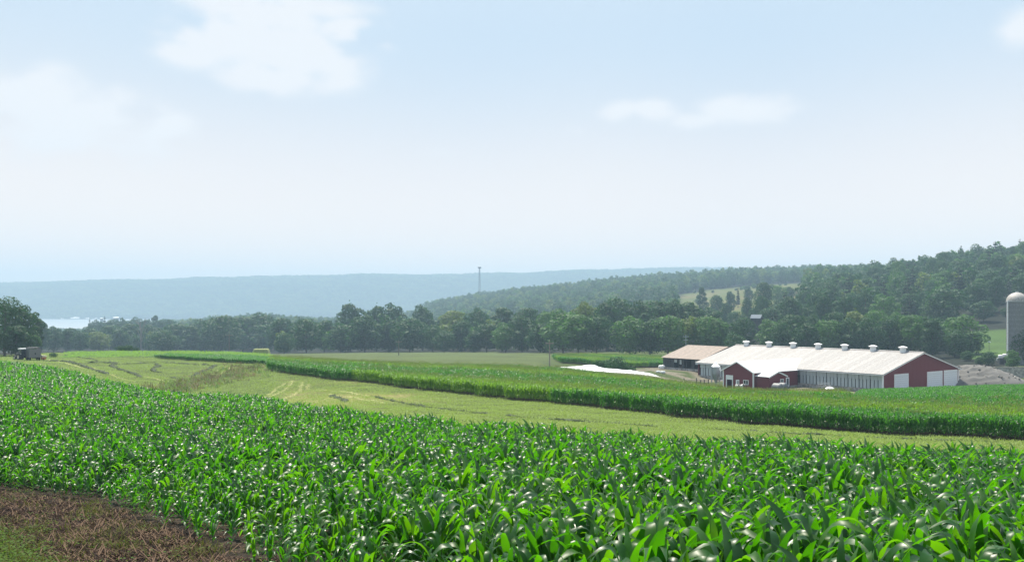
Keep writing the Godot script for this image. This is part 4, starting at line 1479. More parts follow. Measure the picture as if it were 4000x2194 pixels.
func build_cow() -> void:
	var at := Vector3(BARN_A.x, BASE_Y, BARN_A.z) + Basis(Vector3.UP, BARN_YAW) * Vector3(-20.5, 0, -24.6)
	var c := thing("cow", "black and white cow standing before the red wing", "cow", at, BARN_YAW + PI / 2 + PI)
	var V := func(x, y, z): return Vector3(x, y, z)
	var bones := [
		[V.call(0.75, 1.12, 0), V.call(-0.75, 1.15, 0), 0.40, 0.38], [V.call(0.5, 0.95, 0), V.call(-0.4, 0.9, 0), 0.36, 0.36], [V.call(-0.75, 1.2, 0), V.call(-0.85, 1.15, 0), 0.34, 0.30],
		[V.call(0.85, 1.25, 0), V.call(1.3, 1.5, 0), 0.27, 0.17], [V.call(1.3, 1.52, 0), V.call(1.62, 1.32, 0), 0.16, 0.10], [V.call(1.62, 1.32, 0), V.call(1.72, 1.24, 0), 0.10, 0.10],
	]
	for s in [-1.0, 1.0]:
		bones.append([V.call(0.7, 0.95, 0.2 * s), V.call(0.72, 0.5, 0.2 * s), 0.17, 0.09])
		bones.append([V.call(0.72, 0.5, 0.2 * s), V.call(0.70, 0.06, 0.2 * s), 0.08, 0.07])
		bones.append([V.call(-0.75, 1.0, 0.22 * s), V.call(-0.62, 0.72, 0.22 * s), 0.24, 0.15])
		bones.append([V.call(-0.62, 0.72, 0.22 * s), V.call(-0.85, 0.48, 0.22 * s), 0.12, 0.08])
		bones.append([V.call(-0.85, 0.48, 0.22 * s), V.call(-0.82, 0.06, 0.22 * s), 0.075, 0.075])
		bones.append([V.call(1.32, 1.58, 0.12 * s), V.call(1.28, 1.56, 0.32 * s), 0.05, 0.06])
	bones.append([V.call(-1.1, 1.3, 0), V.call(-1.2, 0.7, 0), 0.05, 0.04])
	var am := body_mesh(bones, 0.06, 0.035)
	var arr := am.surface_get_arrays(0)
	var vs: PackedVector3Array = arr[Mesh.ARRAY_VERTEX]
	var cols := PackedColorArray()
	var n := FastNoiseLite.new()
	n.seed = 12
	n.frequency = 0.75
	for v in vs:
		var black: bool = n.get_noise_3d(v.x, v.y, v.z) > 0.02 or (v.x > 1.15 and absf(v.z) > 0.05)
		if v.y < 0.6: black = false
		cols.append(Color(0.02, 0.02, 0.022) if black else Color(0.72, 0.71, 0.68))
	arr[Mesh.ARRAY_COLOR] = cols
	var m2 := ArrayMesh.new()
	m2.add_surface_from_arrays(Mesh.PRIMITIVE_TRIANGLES, arr)
	var hide := mat(Color.WHITE, 0.75)
	hide.vertex_color_use_as_albedo = true
	part(c, "body", m2, hide)

# ------------------------------------------------------------------ trees
func crown_mesh(r: RandomNumberGenerator, lobes: Array, faces: int, size: float) -> ArrayMesh:
	var st := stool()
	st.set_smooth_group(-1)
	var total := 0.0
	for l in lobes: total += l[1] * l[1]
	for l in lobes:
		var k := int(faces * l[1] * l[1] / total)
		var sq: Vector3 = l[2] if l.size() > 2 else Vector3.ONE
		for i in k:
			var dir := Vector3(r.randfn(), r.randfn() + 0.3, r.randfn()).normalized()
			var rad: float = l[1] * (0.86 + 0.2 * r.randf())
			if r.randf() < 0.08: rad *= 1.14
			var c: Vector3 = l[0] + dir * rad * sq
			var nrm := (dir + Vector3(r.randfn(), r.randfn(), r.randfn()) * 0.38).normalized()
			var s := nrm.cross(Vector3(r.randfn(), r.randfn(), r.randfn())).normalized()
			var t := nrm.cross(s)
			var a := size * r.randf_range(0.55, 1.35)
			var bsz := a * r.randf_range(0.4, 0.8)
			quad(st, c - s * a * 0.5 - t * bsz * 0.15, c + t * bsz * 0.5 - nrm * a * 0.1, c + s * a * 0.5, c - t * bsz * 0.5)
	return done(st)

func lobes_round(r: RandomNumberGenerator, h: float, rad: float, low: float, n: int) -> Array:
	var out := []
	var cy := (h + low) / 2
	var hy := (h - low) / 2
	out.append([Vector3(0, cy, 0), rad * 0.66, Vector3(1, hy / rad * 1.28, 1)])
	for i in n:
		var t := (i + 0.5) / n
		var y := 1.0 - 2.0 * t
		var a := i * 2.39996 + r.randf_range(-0.5, 0.5)
		var q := sqrt(1.0 - y * y * 0.94)
		var lr := rad * r.randf_range(0.3, 0.52)
		var yy := cy + y * (hy - lr * 0.75) * r.randf_range(0.82, 1.06)
		var wq := q * (rad - lr * 0.6) * r.randf_range(0.75, 1.05)
		out.append([Vector3(cos(a) * wq, yy, sin(a) * wq), lr, Vector3(1, r.randf_range(0.65, 0.95), 1)])
	return out

func lobes_pine(r: RandomNumberGenerator, h: float, rad: float) -> Array:
	var out := []
	var y := h * 0.18
	while y < h * 0.97:
		var q := rad * pow(1.0 - (y / h - 0.15) / 0.86, 0.8)
		var n := 5 if q > 1.0 else 3
		for i in n:
			var a := TAU * i / n + r.randf() * 1.5
			var rr := q * r.randf_range(0.45, 0.75)
			out.append([Vector3(cos(a) * rr, y + r.randf_range(-0.4, 0.4), sin(a) * rr), maxf(q * 0.5, 0.4), Vector3(1.0, 0.42, 1.0)])
		y += h * 0.075
	return out

func trunk_mesh(h: float, rad: float, limbs: int, r: RandomNumberGenerator, reach: float) -> ArrayMesh:
	var st := stool()
	var top_p := Vector3(r.randf_range(-0.3, 0.3), h, r.randf_range(-0.3, 0.3))
	add_tube(st, Vector3(0, -0.6, 0), top_p * 0.5, rad, rad * 0.65, 8, false)
	add_tube(st, top_p * 0.5, top_p, rad * 0.65, rad * 0.2, 8, false)
	for i in limbs:
		var t := r.randf_range(0.3, 0.85)
		var a := i * 2.4 + r.randf()
		var p := top_p * t
		var e := p + Vector3(cos(a), r.randf_range(0.5, 1.1), sin(a)) * reach * (1.1 - 0.6 * t)
		add_tube(st, p, e, rad * 0.35 * (1.2 - t), rad * 0.08, 5, false)
	return done(st)

var KIND := []   # each: {trunk, crown, mats, h}
func build_kinds() -> void:
	var r := RandomNumberGenerator.new()
	r.seed = 5
	var spec := [[18.0, 6.2, 0.2, 15], [19.0, 5.4, 0.3, 14], [17.0, 7.0, 0.2, 18], [21.0, 4.6, 0.3, 13], [15.0, 5.6, 0.0, 12], [16.0, 6.6, -0.2, 19]]
	for s in spec:
		KIND.append({"h": s[0], "r": s[1], "trunk": trunk_mesh(s[0] * 0.8, 0.36, 7, r, s[1] * 0.8), "crown": crown_mesh(r, lobes_round(r, s[0], s[1], s[2], s[3]), 3600, 0.85)})
	for k in 2:
		KIND.append({"h": 22.0, "r": 4.2, "trunk": trunk_mesh(21.0, 0.36, 0, r, 2.0), "crown": crown_mesh(r, lobes_pine(r, 22.0, 4.4), 2300, 0.8)})

const TREE_LABEL := ["round-crowned dark green broadleaf tree", "upright oval green broadleaf tree", "wide spreading dark green broadleaf tree", "tall narrow green broadleaf tree", "smaller bushy mid-green tree", "dense low-branching green tree", "tall dark green pine tree", "tall dark green pine tree"]

func tree_at(u: float, d: float, top_v: float, width: float, kind: int, tone: int, where: String) -> void:
	var p := on_ground(u, d)
	var h := px(u, top_v, d).y - p.y
	plant_tree(p, h, width / F * d / 2.0, kind, tone, where)

const TONE_WORD := ["", "light ", "", "yellowish ", ""]
const SPECIES := [0, 1, 0, 2, 0]
func plant_tree(p: Vector3, h: float, rad: float, kind: int, tone: int, where: String) -> void:
	var k: Dictionary = KIND[kind]
	var t := thing("pine_tree" if kind > 5 else "broadleaf_tree", (TONE_WORD[tone] if kind < 6 else "") + TREE_LABEL[kind] + " " + where, "tree", p, rng.randf() * TAU, "trees " + where)
	var s: float = h / k.h
	var w: float = clampf(rad / k.r, 0.6 * s, 1.6 * s)
	part(t, "trunk", k.trunk, M.bark).scale = Vector3(s, s, s)
	part(t, "crown", k.crown, M.pine if kind > 5 else M.tree[SPECIES[tone]]).scale = Vector3(w, s, w)

const GROVE := ["tallest domed dark tree in the grove behind the tractor", "broad dark tree at the outer end of the tractor grove", "shoulder-high-crowned dark tree next to the tallest one of the tractor grove", "slim last tree of the tractor grove beside the pale pole", "dark tree hidden behind the tallest one of the tractor grove", "low dark bushy tree right behind the tractor cab", "small lighter green tree at the foot of the pale pole"]
func build_woods() -> void:
	build_kinds()
	var r := RandomNumberGenerator.new()
	r.seed = 77
	# big trees beside the tractor
	var nt := RandomNumberGenerator.new()
	nt.seed = 4
	for e in [[15, 232, 1150, 165, 0], [-95, 238, 1145, 190, 1], [85, 238, 1185, 110, 2], [128, 262, 1218, 80, 3], [-10, 250, 1180, 140, 4], [60, 228, 1270, 90, 5], [118, 246, 1300, 70, 6]]:
		var p := on_ground(e[0], e[1])
		var h: float = px(e[0], e[2], e[1]).y - p.y
		var rad: float = e[3] / F * e[1] / 2.0
		var t := thing("broadleaf_tree", GROVE[e[4]], "tree", p, 0.0, "grove beside the tractor")
		part(t, "trunk", trunk_mesh(h * 0.75, 0.4, 8, nt, rad * 0.8), M.bark)
		part(t, "crown", crown_mesh(nt, lobes_round(nt, h, rad, 0.4, 20), 5200, 0.55), M.tree[0 if e[0] != 118 else 1])
	# wood edge left and middle: [column, depth, top row, width, kind, tone]
	var edge := [
		[160, 330, 1250, 60, 1, 0], [205, 350, 1270, 80, 0, 4], [262, 360, 1278, 80, 4, 0], [310, 352, 1290, 70, 5, 0], [350, 430, 1272, 90, 0, 4], [385, 372, 1293, 100, 4, 3], [430, 420, 1262, 100, 2, 4], [470, 390, 1285, 80, 4, 0], [505, 440, 1255, 90, 1, 4], [585, 440, 1262, 110, 0, 4],
		[636, 362, 1289, 115, 5, 2], [690, 420, 1255, 110, 1, 4], [745, 400, 1272, 90, 3, 4], [790, 430, 1240, 110, 0, 4], [862, 385, 1221, 165, 2, 2], [945, 420, 1225, 130, 1, 4], [1010, 430, 1214, 150, 0, 4], [1090, 410, 1238, 110, 4, 0], [1110, 352, 1300, 80, 5, 2], [1195, 368, 1235, 140, 2, 2], [1265, 400, 1240, 100, 1, 0],
		[1330, 372, 1268, 110, 4, 0], [1368, 420, 1170, 110, 1, 0], [1425, 372, 1222, 135, 0, 2], [1470, 420, 1180, 100, 1, 4], [1520, 380, 1248, 100, 4, 0], [1530, 425, 1176, 110, 0, 4], [1600, 366, 1233, 150, 2, 2], [1650, 420, 1182, 100, 0, 0], [1690, 362, 1270, 90, 5, 2], [1735, 352, 1292, 95, 5, 2], [1770, 405, 1200, 120, 1, 3], [1800, 362, 1250, 110, 4, 0], [1860, 400, 1195, 110, 0, 0], [1850, 352, 1290, 90, 4, 0],
		[1900, 360, 1255, 110, 1, 0], [1960, 400, 1200, 110, 3, 0], [1975, 355, 1262, 110, 5, 1], [2040, 362, 1225, 120, 0, 0], [2060, 410, 1188, 110, 1, 0], [2110, 350, 1262, 110, 4, 2], [2140, 385, 1205, 120, 2, 1], [2200, 350, 1200, 170, 0, 1], [2260, 335, 1215, 150, 1, 1], [2290, 385, 1170, 130, 0, 3], [2330, 330, 1225, 130, 2, 0], [2370, 375, 1175, 130, 4, 0],
		[2410, 395, 1150, 170, 2, 0], [2460, 322, 1228, 150, 0, 1], [2510, 385, 1165, 130, 0, 2], [2540, 320, 1245, 120, 5, 0], [2570, 395, 1158, 150, 1, 2], [2610, 318, 1222, 160, 2, 1], [2640, 390, 1162, 130, 0, 2], [2690, 322, 1230, 150, 0, 3], [2700, 395, 1175, 120, 4, 0], [2760, 318, 1225, 150, 2, 1], [2800, 316, 1240, 120, 4, 1], [2790, 400, 1215, 90, 3, 0],
	]
	for e in edge:
		var w := "in the wood edge behind the hay crest" if e[0] < 1070 else ("at the edge of the long pale field" if e[0] < 2180 else "behind the old cattle shed and silage heap")
		tree_at(e[0], e[1] * (1.38 if e[0] < 1070 else lerpf(1.2, 1.0, smoothstep(1750.0, 2250.0, e[0]))), e[2], e[3], e[4], e[5], w)
	# behind the barn and round the silo
	for e in [[2850, 350, 1262, 100, 4, 4], [2905, 345, 1230, 110, 2, 4], [2875, 300, 1300, 90, 5, 0], [3010, 335, 1240, 110, 0, 1], [3060, 322, 1258, 100, 5, 0], [3095, 335, 1216, 120, 1, 0], [3150, 316, 1258, 110, 4, 0], [3180, 335, 1222, 110, 0, 0], [3235, 318, 1240, 120, 2, 1], [3260, 338, 1206, 110, 1, 0], [3320, 316, 1235, 120, 0, 0], [3345, 338, 1202, 110, 1, 3], [3400, 312, 1240, 120, 5, 0], [3425, 335, 1200, 120, 2, 1], [3480, 315, 1240, 110, 4, 2], [3510, 335, 1212, 120, 0, 1], [3560, 312, 1216, 120, 1, 1], [3610, 322, 1225, 110, 2, 0], [3645, 300, 1246, 90, 3, 2], [3692, 400, 1116, 170, 2, 4], [3680, 330, 1235, 100, 0, 0], [3765, 305, 1223, 165, 0, 1], [3730, 296, 1290, 100, 5, 2], [3790, 300, 1300, 90, 5, 2], [3845, 400, 1168, 140, 1, 4], [3930, 410, 1200, 110, 0, 2], [3995, 262, 1285, 95, 5, 2], [4060, 262, 1270, 120, 0, 0], [3960, 250, 1365, 60, 4, 1], [3865, 262, 1372, 60, 5, 0], [3830, 265, 1392, 40, 4, 2], [3780, 280, 1370, 70, 5, 2]]:
		tree_at(e[0], e[1], e[2], e[3], e[4], e[5], "behind the dairy barn" if e[0] < 3620 else "between barn and silo")
	# wooded hillside on the side of the silo
	var placed := []
	var count := 0
	for i in 4000:
		if count >= 125: break
		var d := r.randf_range(385.0, 640.0)
		var u := r.randf_range(2960.0, 4080.0)
		if u < 3140.0 and d > 455.0: continue
		if u < 3080.0 and d < 440.0 and u < 3000.0: continue
		if d < 420.0 and u > 3650.0: continue
		var p := on_ground(u, d)
		var ok := true
		for q in placed:
			if Vector2(p.x - q.x, p.z - q.z).length() < 9.5:
				ok = false
				break
		if not ok: continue
		placed.append(p)
		count += 1
		var kind := r.randi() % 6 if r.randf() > 0.2 else 6 + r.randi() % 2
		plant_tree(p, r.randf_range(13.0, 23.0) * (1.12 if kind > 5 else 1.0), r.randf_range(4.6, 8.0) * (0.75 if kind > 5 else 1.0), kind, [0, 0, 2, 2, 4, 1][r.randi() % 6], "on the wooded hillside above the barn")
	for e in [[3545, 575, 1020], [3578, 590, 1030], [3700, 600, 1008], [3860, 600, 985], [3950, 610, 962], [3330, 560, 1060]]:
		tree_at(e[0], e[1], e[2], 50, 6, 0, "on the hilltop skyline")
	# single trees on the hillside meadow
	for e in [[2745, 640, 1120, 45, 3, 4], [2800, 600, 1145, 60, 2, 2], [2855, 640, 1135, 40, 4, 2], [2884, 690, 1118, 16, 6, 2], [2925, 720, 1125, 40, 4, 2], [2985, 560, 1090, 70, 1, 4], [3040, 640, 1110, 80, 2, 1], [3085, 680, 1118, 50, 4, 0], [2960, 480, 1190, 70, 0, 2], [2920, 520, 1160, 50, 4, 2], [2840, 500, 1180, 60, 4, 0], [2880, 460, 1210, 90, 2, 4], [3050, 500, 1165, 90, 0, 0], [2770, 480, 1195, 90, 0, 0]]:
		tree_at(e[0], e[1], e[2], e[3], e[4], e[5], "on the hillside meadow")
	for k in 22:
		var mu := r.randf_range(2700.0, 3120.0)
		var md := r.randf_range(700.0, 1040.0)
		plant_tree(on_ground(mu, md), r.randf_range(3.0, 6.5), r.randf_range(2.0, 4.5), 4 + r.randi() % 2, [0, 1, 2, 4, 3][r.randi() % 5], "among scattered scrub on the hillside meadow")
	# dead tree
	for e in [[358, 790, 1252, 40, 0, 4], [395, 780, 1250, 44, 2, 2], [425, 790, 1247, 40, 1, 4], [460, 780, 1246, 44, 0, 2], [502, 790, 1245, 44, 2, 4], [545, 780, 1246, 40, 5, 4], [585, 790, 1243, 44, 0, 2], [625, 780, 1242, 44, 1, 4], [665, 790, 1240, 44, 2, 4], [348, 800, 1241, 22, 6, 2], [378, 830, 1244, 24, 0, 4], [407, 800, 1229, 26, 6, 2], [440, 820, 1240, 36, 2, 4], [480, 800, 1236, 40, 0, 4], [520, 810, 1238, 36, 5, 2], [566, 830, 1240, 40, 1, 4], [605, 800, 1231, 34, 3, 4], [640, 810, 1238, 40, 2, 2]]:
		tree_at(e[0], e[1], e[2], e[3], e[4], e[5], "on the rise before the lake")
	var dp := on_ground(548, 500)
	var dead := thing("dead_tree", "bare dead tree with forked grey branches in the wood edge", "tree", dp)
	var dh := px(548, 1238, 500).y - dp.y
	part(dead, "trunk", tube(Vector3(0, -0.5, 0), Vector3(0.3, dh * 0.55, 0), 0.42, 0.28), M.dead)
	for k in 9:
		var t := 0.25 + 0.07 * k
		var a := k * 2.1
		var p := Vector3(0.3 * t, dh * minf(t, 0.55), 0)
		var br := part(dead, "branch", tube(p, p + Vector3(cos(a) * 3.0, dh * 0.42, sin(a) * 2.0), 0.2, 0.06), M.dead)
		part(br, "twig", tube(p + Vector3(cos(a) * 1.8, dh * 0.25, sin(a) * 1.2), p + Vector3(cos(a + 0.8) * 3.4, dh * 0.36, sin(a)), 0.09, 0.03, 5), M.dead)
	# shrubs: behind the silage heap and along the wood foot
	var shrub := []
	for k in 3:
		shrub.append(crown_mesh(r, lobes_round(r, 3.2, 2.4, 0.0, 12), 900, 0.42))
	var stem := trunk_mesh(2.2, 0.07, 6, r, 1.2)
	for e in [[2345, 212, 2.6], [2375, 214, 3.4], [2405, 210, 4.0], [2430, 212, 3.2], [2455, 209, 2.6], [2390, 205, 2.4], [2630, 204, 0.9], [205, 205, 1.4], [470, 246, 2.0], [500, 248, 2.4], [530, 250, 1.6]]:
		var p := on_ground(e[0], e[1])
		var t := thing("shrub", "grey-green shrub behind the white silage cover" if e[0] > 2000 else "low bush on the crest of the hay field", "shrub", p, r.randf() * 6.0, "shrubs by the silage" if e[0] > 2000 else "bushes on the crest")
		t.scale = Vector3.ONE * e[2] / 3.2
		part(t, "foliage", shrub[r.randi() % 3], M.tree[0])
		part(t, "stem", stem, M.bark)

# ------------------------------------------------------------------ far country
func build_far() -> void:
	var r := RandomNumberGenerator.new()
	r.seed = 123
	# single forest trees seen from afar, and stands of them
	var singles := []
	for k in 5:
		singles.append(crown_mesh(r, lobes_round(r, r.randf_range(14.0, 18.0), r.randf_range(4.6, 6.0), 0.5, 11), 420, 1.9))
	var stands := []
	for k in 4:
		var st := stool()
		for q in 9:
			var m := crown_mesh(r, lobes_round(r, r.randf_range(12.0, 18.0), r.randf_range(4.6, 6.4), 0.0, 7), 90, 4.0)
			st.append_from(m, 0, Transform3D(Basis(), Vector3((q % 3 - 1) * 10.0 + r.randf_range(-3, 3), 0, (q / 3 - 1) * 10.0 + r.randf_range(-3, 3))))
		stands.append(st.commit())
	var w := []
	for k in 25: w.append([])
	var meadow := field([[2620, 425], [3130, 425], [3160, 1060], [2900, 1080], [2640, 1040]])
	var tries := 0
	# hill woods, 440 to 1250
	for i in 26000:
		var d := sqrt(r.randf_range(430.0 * 430.0, 1620.0 * 1620.0))
		var u := r.randf_range(-350.0, 4350.0)
		var x := (u - 2000.0) / F * d
		if inside(meadow, x, d): continue
		if d < 560.0 and u < 1100.0: continue
		if d < 880.0 and u > 1050.0 and u < 2620.0 and r.randf() < 0.8: continue
		if u > 2920.0 and d < 645.0 and u < 4100.0 and (d < 440.0 or r.randf() < 0.6): continue
		if false: continue
		var p := on_ground(u, d)
		var s := r.randf_range(0.7, 1.15)
		if u < 345.0: s = r.randf_range(0.4, 0.6)
		elif u < 650.0: s = r.randf_range(0.5, 0.8)
		w[r.randi() % 5 * 5 + [0, 0, 2, 2, 4, 1, 3][r.randi() % 7]].append(Transform3D(Basis(Vector3.UP, r.randf() * TAU).scaled(Vector3(s, s * r.randf_range(0.85, 1.2), s)), p))
	for k in 25: many("forest", singles[k / 5], M.tree[SPECIES[k % 5]], w[k], "hazy broadleaf forest covering the middle hills")
	# woods running down to the lake, and the far ridge
	var fw := []
	for k in 16: fw.append([])
	for i in 5000:
		var d := sqrt(r.randf_range(1600.0 * 1600.0, 2600.0 * 2600.0))
		var u := r.randf_range(-350.0, 3000.0)
		if u < 620.0: continue
		fw[r.randi() % 16].append(Transform3D(Basis(Vector3.UP, r.randf() * TAU), on_ground(u, d)))
	for i in 14000:
		var d := r.randf_range(3800.0, 4500.0)
		var u := r.randf_range(-300.0, 3200.0)
		var s := r.randf_range(0.65, 1.4)
		fw[r.randi() % 16].append(Transform3D(Basis(Vector3.UP, r.randf() * TAU).scaled(Vector3(s * 1.5, s, s * 1.5)), on_ground(u, d)))
	for k in 16: many("distant_forest", stands[k / 4], M.tree[SPECIES[k % 4]], fw[k], "blue hazy woods on the far ridge and lake shore")
	# lake
	var st := stool()
	var y := -41.5
	quad(st, Vector3(-4200, y, -1500), Vector3(300, y, -1500), Vector3(300, y, -4260), Vector3(-4200, y, -4260))
	var lake := top("lake", done(st), M.water, "pale lake in the valley below the far ridge", "", "", "structure")
	lake.set_meta("kind", "structure")
	# pale houses on the far shore
	for e in [[283, 3730, 14], [296, 3735, 20], [340, 3730, 12], [372, 3740, 10], [452, 1380, 20], [240, 3730, 9], [395, 1390, 10]]:
		var p := on_ground(e[0], e[1])
		if e[1] > 2000.0: p.y = maxf(p.y, -41.0)
		var hs: float = e[2] * e[1] / F / 2.0
		if e[1] < 2000.0: p.y = px(e[0], 1239, e[1]).y - 3.0
		house(p, hs, hs * 0.5, minf(6.0, hs * 0.45), 0.3, "pale shoreline house across the lake" if e[1] > 2000.0 else "long white roofed building above the lakeside trees", "houses on the lake shore", M.curtain[0], M.white if e[1] > 2000.0 else M.curtain[0])
	# houses in the hill woods
	var h1 := on_ground(2500, 1010)
	h1.y += 4.0
	house(h1, 11.0, 6.0, 5.0, 0.25, "grey-roofed farmhouse half hidden in the hill woods", "", M.slate, M.tin)
	var h2 := on_ground(2957, 405)
	h2.y = px(2957, 1262, 405).y
	house(h2, 2.3, 2.6, 2.6, -0.5, "small dark shed with pale metal roof among hillside trees", "", M.wood_dark, M.tin)

func house(p: Vector3, hx: float, hz: float, hy: float, turn: float, label: String, group: String, wall: Material, roof: Material) -> void:
	var h := thing("house", label, "house", p, turn, group)
	part(h, "wall", box_mesh(Vector3(-hx, -6, -hz), Vector3(hx, hy, hz)), wall)
	var rp := [Vector2(-hz - 0.5, hy - 0.2), Vector2(0, hy + hz * 0.6), Vector2(hz + 0.5, hy - 0.2), Vector2(hz + 0.5, hy), Vector2(0, hy + hz * 0.6 + 0.25), Vector2(-hz - 0.5, hy)]
	part(h, "roof", slab_xy(rp, -hx - 0.4, hx + 0.4), roof, Vector3.ZERO, Vector3(0, PI / 2, 0))
	part(h, "gable", slab_xy([Vector2(-hz, hy), Vector2(hz, hy), Vector2(0, hy + hz * 0.58)], -hx + 0.05, hx - 0.05), wall, Vector3.ZERO, Vector3(0, PI / 2, 0))
	for k in 3:
		part(h, "window", box_mesh(Vector3(-hx * 0.6 + hx * 0.6 * k - hx * 0.12, hy * 0.3, hz), Vector3(-hx * 0.6 + hx * 0.6 * k + hx * 0.12, hy * 0.75, hz + 0.05)), M.glass)

# ------------------------------------------------------------------ tractor, poles, tower
func wheel(parent: Node, at: Vector3, rad: float, wid: float, rim_mat: Material) -> void:
	var w := part(parent, "wheel", lathe([[rad * 0.55, -wid / 2], [rad * 0.92, -wid / 2], [rad, -wid * 0.35], [rad, wid * 0.35], [rad * 0.92, wid / 2], [rad * 0.55, wid / 2]], 20), M.tyre, at, Vector3(0, 0, PI / 2))
	part(w, "rim", lathe([[0.0, -wid * 0.3], [rad * 0.3, -wid * 0.32], [rad * 0.55, -wid * 0.45], [rad * 0.55, wid * 0.45], [rad * 0.3, wid * 0.32], [0.0, wid * 0.3]], 16), rim_mat)

func build_small() -> void:
	var turn := deg_to_rad(38.0)
	var wp := on_ground(136, 190)
	var slope_turn := turn
	# wagon, rear end towards the camera; local -z is the way it goes
	var wg := thing("forage_wagon", "grey high-sided forage wagon towed behind the tractor", "wagon", wp, slope_turn)
	part(wg, "rear_panel", box_mesh(Vector3(-1.2, 0.75, -0.08), Vector3(1.2, 2.75, 0.0)), M.grey_paint)
	part(wg, "side_panel", box_mesh(Vector3(-1.2, 0.75, -5.2), Vector3(-1.12, 2.95, -0.08)), M.tractor_body)
	part(wg, "side_panel", box_mesh(Vector3(1.12, 0.75, -5.2), Vector3(1.2, 2.95, -0.08)), M.tractor_body)
	part(wg, "front_panel", box_mesh(Vector3(-1.2, 0.75, -5.28), Vector3(1.2, 2.3, -5.2)), M.tractor_body)
	part(wg, "floor", box_mesh(Vector3(-1.12, 0.75, -5.2), Vector3(1.12, 0.83, -0.08)), M.tractor_body)
	for x in [-0.75, 0.0, 0.75]:
		part(wg, "panel_rib", box_mesh(Vector3(x - 0.03, 0.8, 0.0), Vector3(x + 0.03, 2.7, 0.05)), M.grey_paint)
	part(wg, "latch", box_mesh(Vector3(-0.14, 1.45, 0.05), Vector3(0.1, 1.85, 0.09)), M.dark)
	part(wg, "rack", box_mesh(Vector3(-1.15, 2.95, -5.1), Vector3(1.15, 3.05, -0.3)), M.dark)
	part(wg, "chassis", box_mesh(Vector3(-0.5, 0.5, -6.6), Vector3(0.5, 0.73, -0.2)), M.dark)
	for s in [-1.0, 1.0]:
		wheel(wg, Vector3(1.0 * s, 0.42, -1.0), 0.46, 0.34, M.grey_paint)
		wheel(wg, Vector3(1.0 * s, 0.42, -3.9), 0.46, 0.34, M.grey_paint)
	# tractor ahead of it
	var tp := wp + Basis(Vector3.UP, slope_turn) * Vector3(-1.5, 0, -7.0)
	tp.y = ht(tp.x, tp.z)
	var tr := thing("tractor", "dark cabbed farm tractor with white cab roof on the hay field", "tractor", tp, slope_turn + 0.25)
	part(tr, "hood", box_mesh(Vector3(-0.42, 0.95, -3.2), Vector3(0.42, 1.75, -1.0)), M.tractor_body)
	part(tr, "chassis", box_mesh(Vector3(-0.3, 0.55, -3.1), Vector3(0.3, 0.98, 0.6)), M.dark)
	var cab := part(tr, "cab", box_mesh(Vector3(-0.75, 1.0, -0.95), Vector3(0.75, 1.45, 0.75)), M.tractor_body)
	for s in [-1.0, 1.0]:
		for z in [-0.9, 0.7]:
			part(cab, "pillar", box_mesh(Vector3(0.70 * s - 0.05, 1.45, z - 0.05), Vector3(0.70 * s + 0.05, 2.65, z + 0.05)), M.tractor_body)
		part(cab, "glass", box_mesh(Vector3(0.71 * s - 0.015, 1.46, -0.85), Vector3(0.71 * s + 0.015, 2.6, 0.65)), M.glass)
	part(cab, "glass", box_mesh(Vector3(-0.65, 1.46, 0.69), Vector3(0.65, 2.6, 0.71)), M.glass)
	part(cab, "glass", box_mesh(Vector3(-0.65, 1.46, -0.91), Vector3(0.65, 2.6, -0.89)), M.glass)
	part(tr, "cab_roof", box_mesh(Vector3(-0.85, 2.66, -1.05), Vector3(0.85, 2.88, 0.85)), M.white)
	part(tr, "exhaust", tube(Vector3(0.35, 1.7, -1.5), Vector3(0.35, 2.8, -1.5), 0.06, 0.06), M.dark)
	for s in [-1.0, 1.0]:
		part(tr, "fender", box_mesh(Vector3(0.95 * s - 0.3, 1.62, -0.75), Vector3(0.95 * s + 0.3, 1.70, 0.75)), M.tractor_body)
		part(tr, "tail_lamp", box_mesh(Vector3(0.9 * s - 0.12, 1.45, 0.72), Vector3(0.9 * s + 0.12, 1.62, 0.80)), M.white)
		wheel(tr, Vector3(1.0 * s, 0.82, 0.1), 0.85, 0.55, M.cream)
		wheel(tr, Vector3(0.85 * s, 0.55, -2.6), 0.57, 0.4, M.cream)
	# pickup head of the harvester beside the wagon
	var pk := thing("hay_pickup", "small orange and cream pickup head beside the forage wagon", "implement", wp + Basis(Vector3.UP, slope_turn) * Vector3(1.95, 0, -1.4), slope_turn)
	pk.position.y = ht(pk.position.x, pk.position.z)
	part(pk, "hood", slab_xy([Vector2(-0.45, 0.75), Vector2(0.55, 0.75), Vector2(0.65, 1.05), Vector2(-0.45, 1.2)], -0.8, 0.8), M.cream)
	part(pk, "body", slab_xy([Vector2(-0.4, 0.2), Vector2(0.4, 0.2), Vector2(0.55, 0.75), Vector2(-0.4, 0.75)], -0.75, 0.75), M.orange)
	wheel(pk, Vector3(-0.1, 0.22, 0.85), 0.24, 0.16, M.cream)
	wheel(pk, Vector3(-0.1, 0.22, -0.85), 0.24, 0.16, M.cream)
	# poles: column, depth, top row, arm
	for e in [[132, 246, 1288, false, "bare pale pole rising behind the forage wagon"], [894, 262, 1302, true, "utility pole before the wood edge at the hay crest"], [1557, 300, 1328, true, "small utility pole on the long pale field"], [2147, 205, 1331, true, "utility pole at the edge of the tall corn"], [2680, 300, 1308, true, "double-armed utility pole behind the old cattle shed"], [2712, 318, 1327, true, "lower utility pole behind the old cattle shed"]]:
		var p := on_ground(e[0], e[1])
		var h: float = px(e[0], e[2], e[1]).y - p.y
		var o := thing("utility_pole", e[4], "utility pole", p, 0.3)
		part(o, "pole", tube(Vector3(0, -0.5, 0), Vector3(0, h, 0), 0.17, 0.12), M.galv if e[0] > 2600 else M.pole)
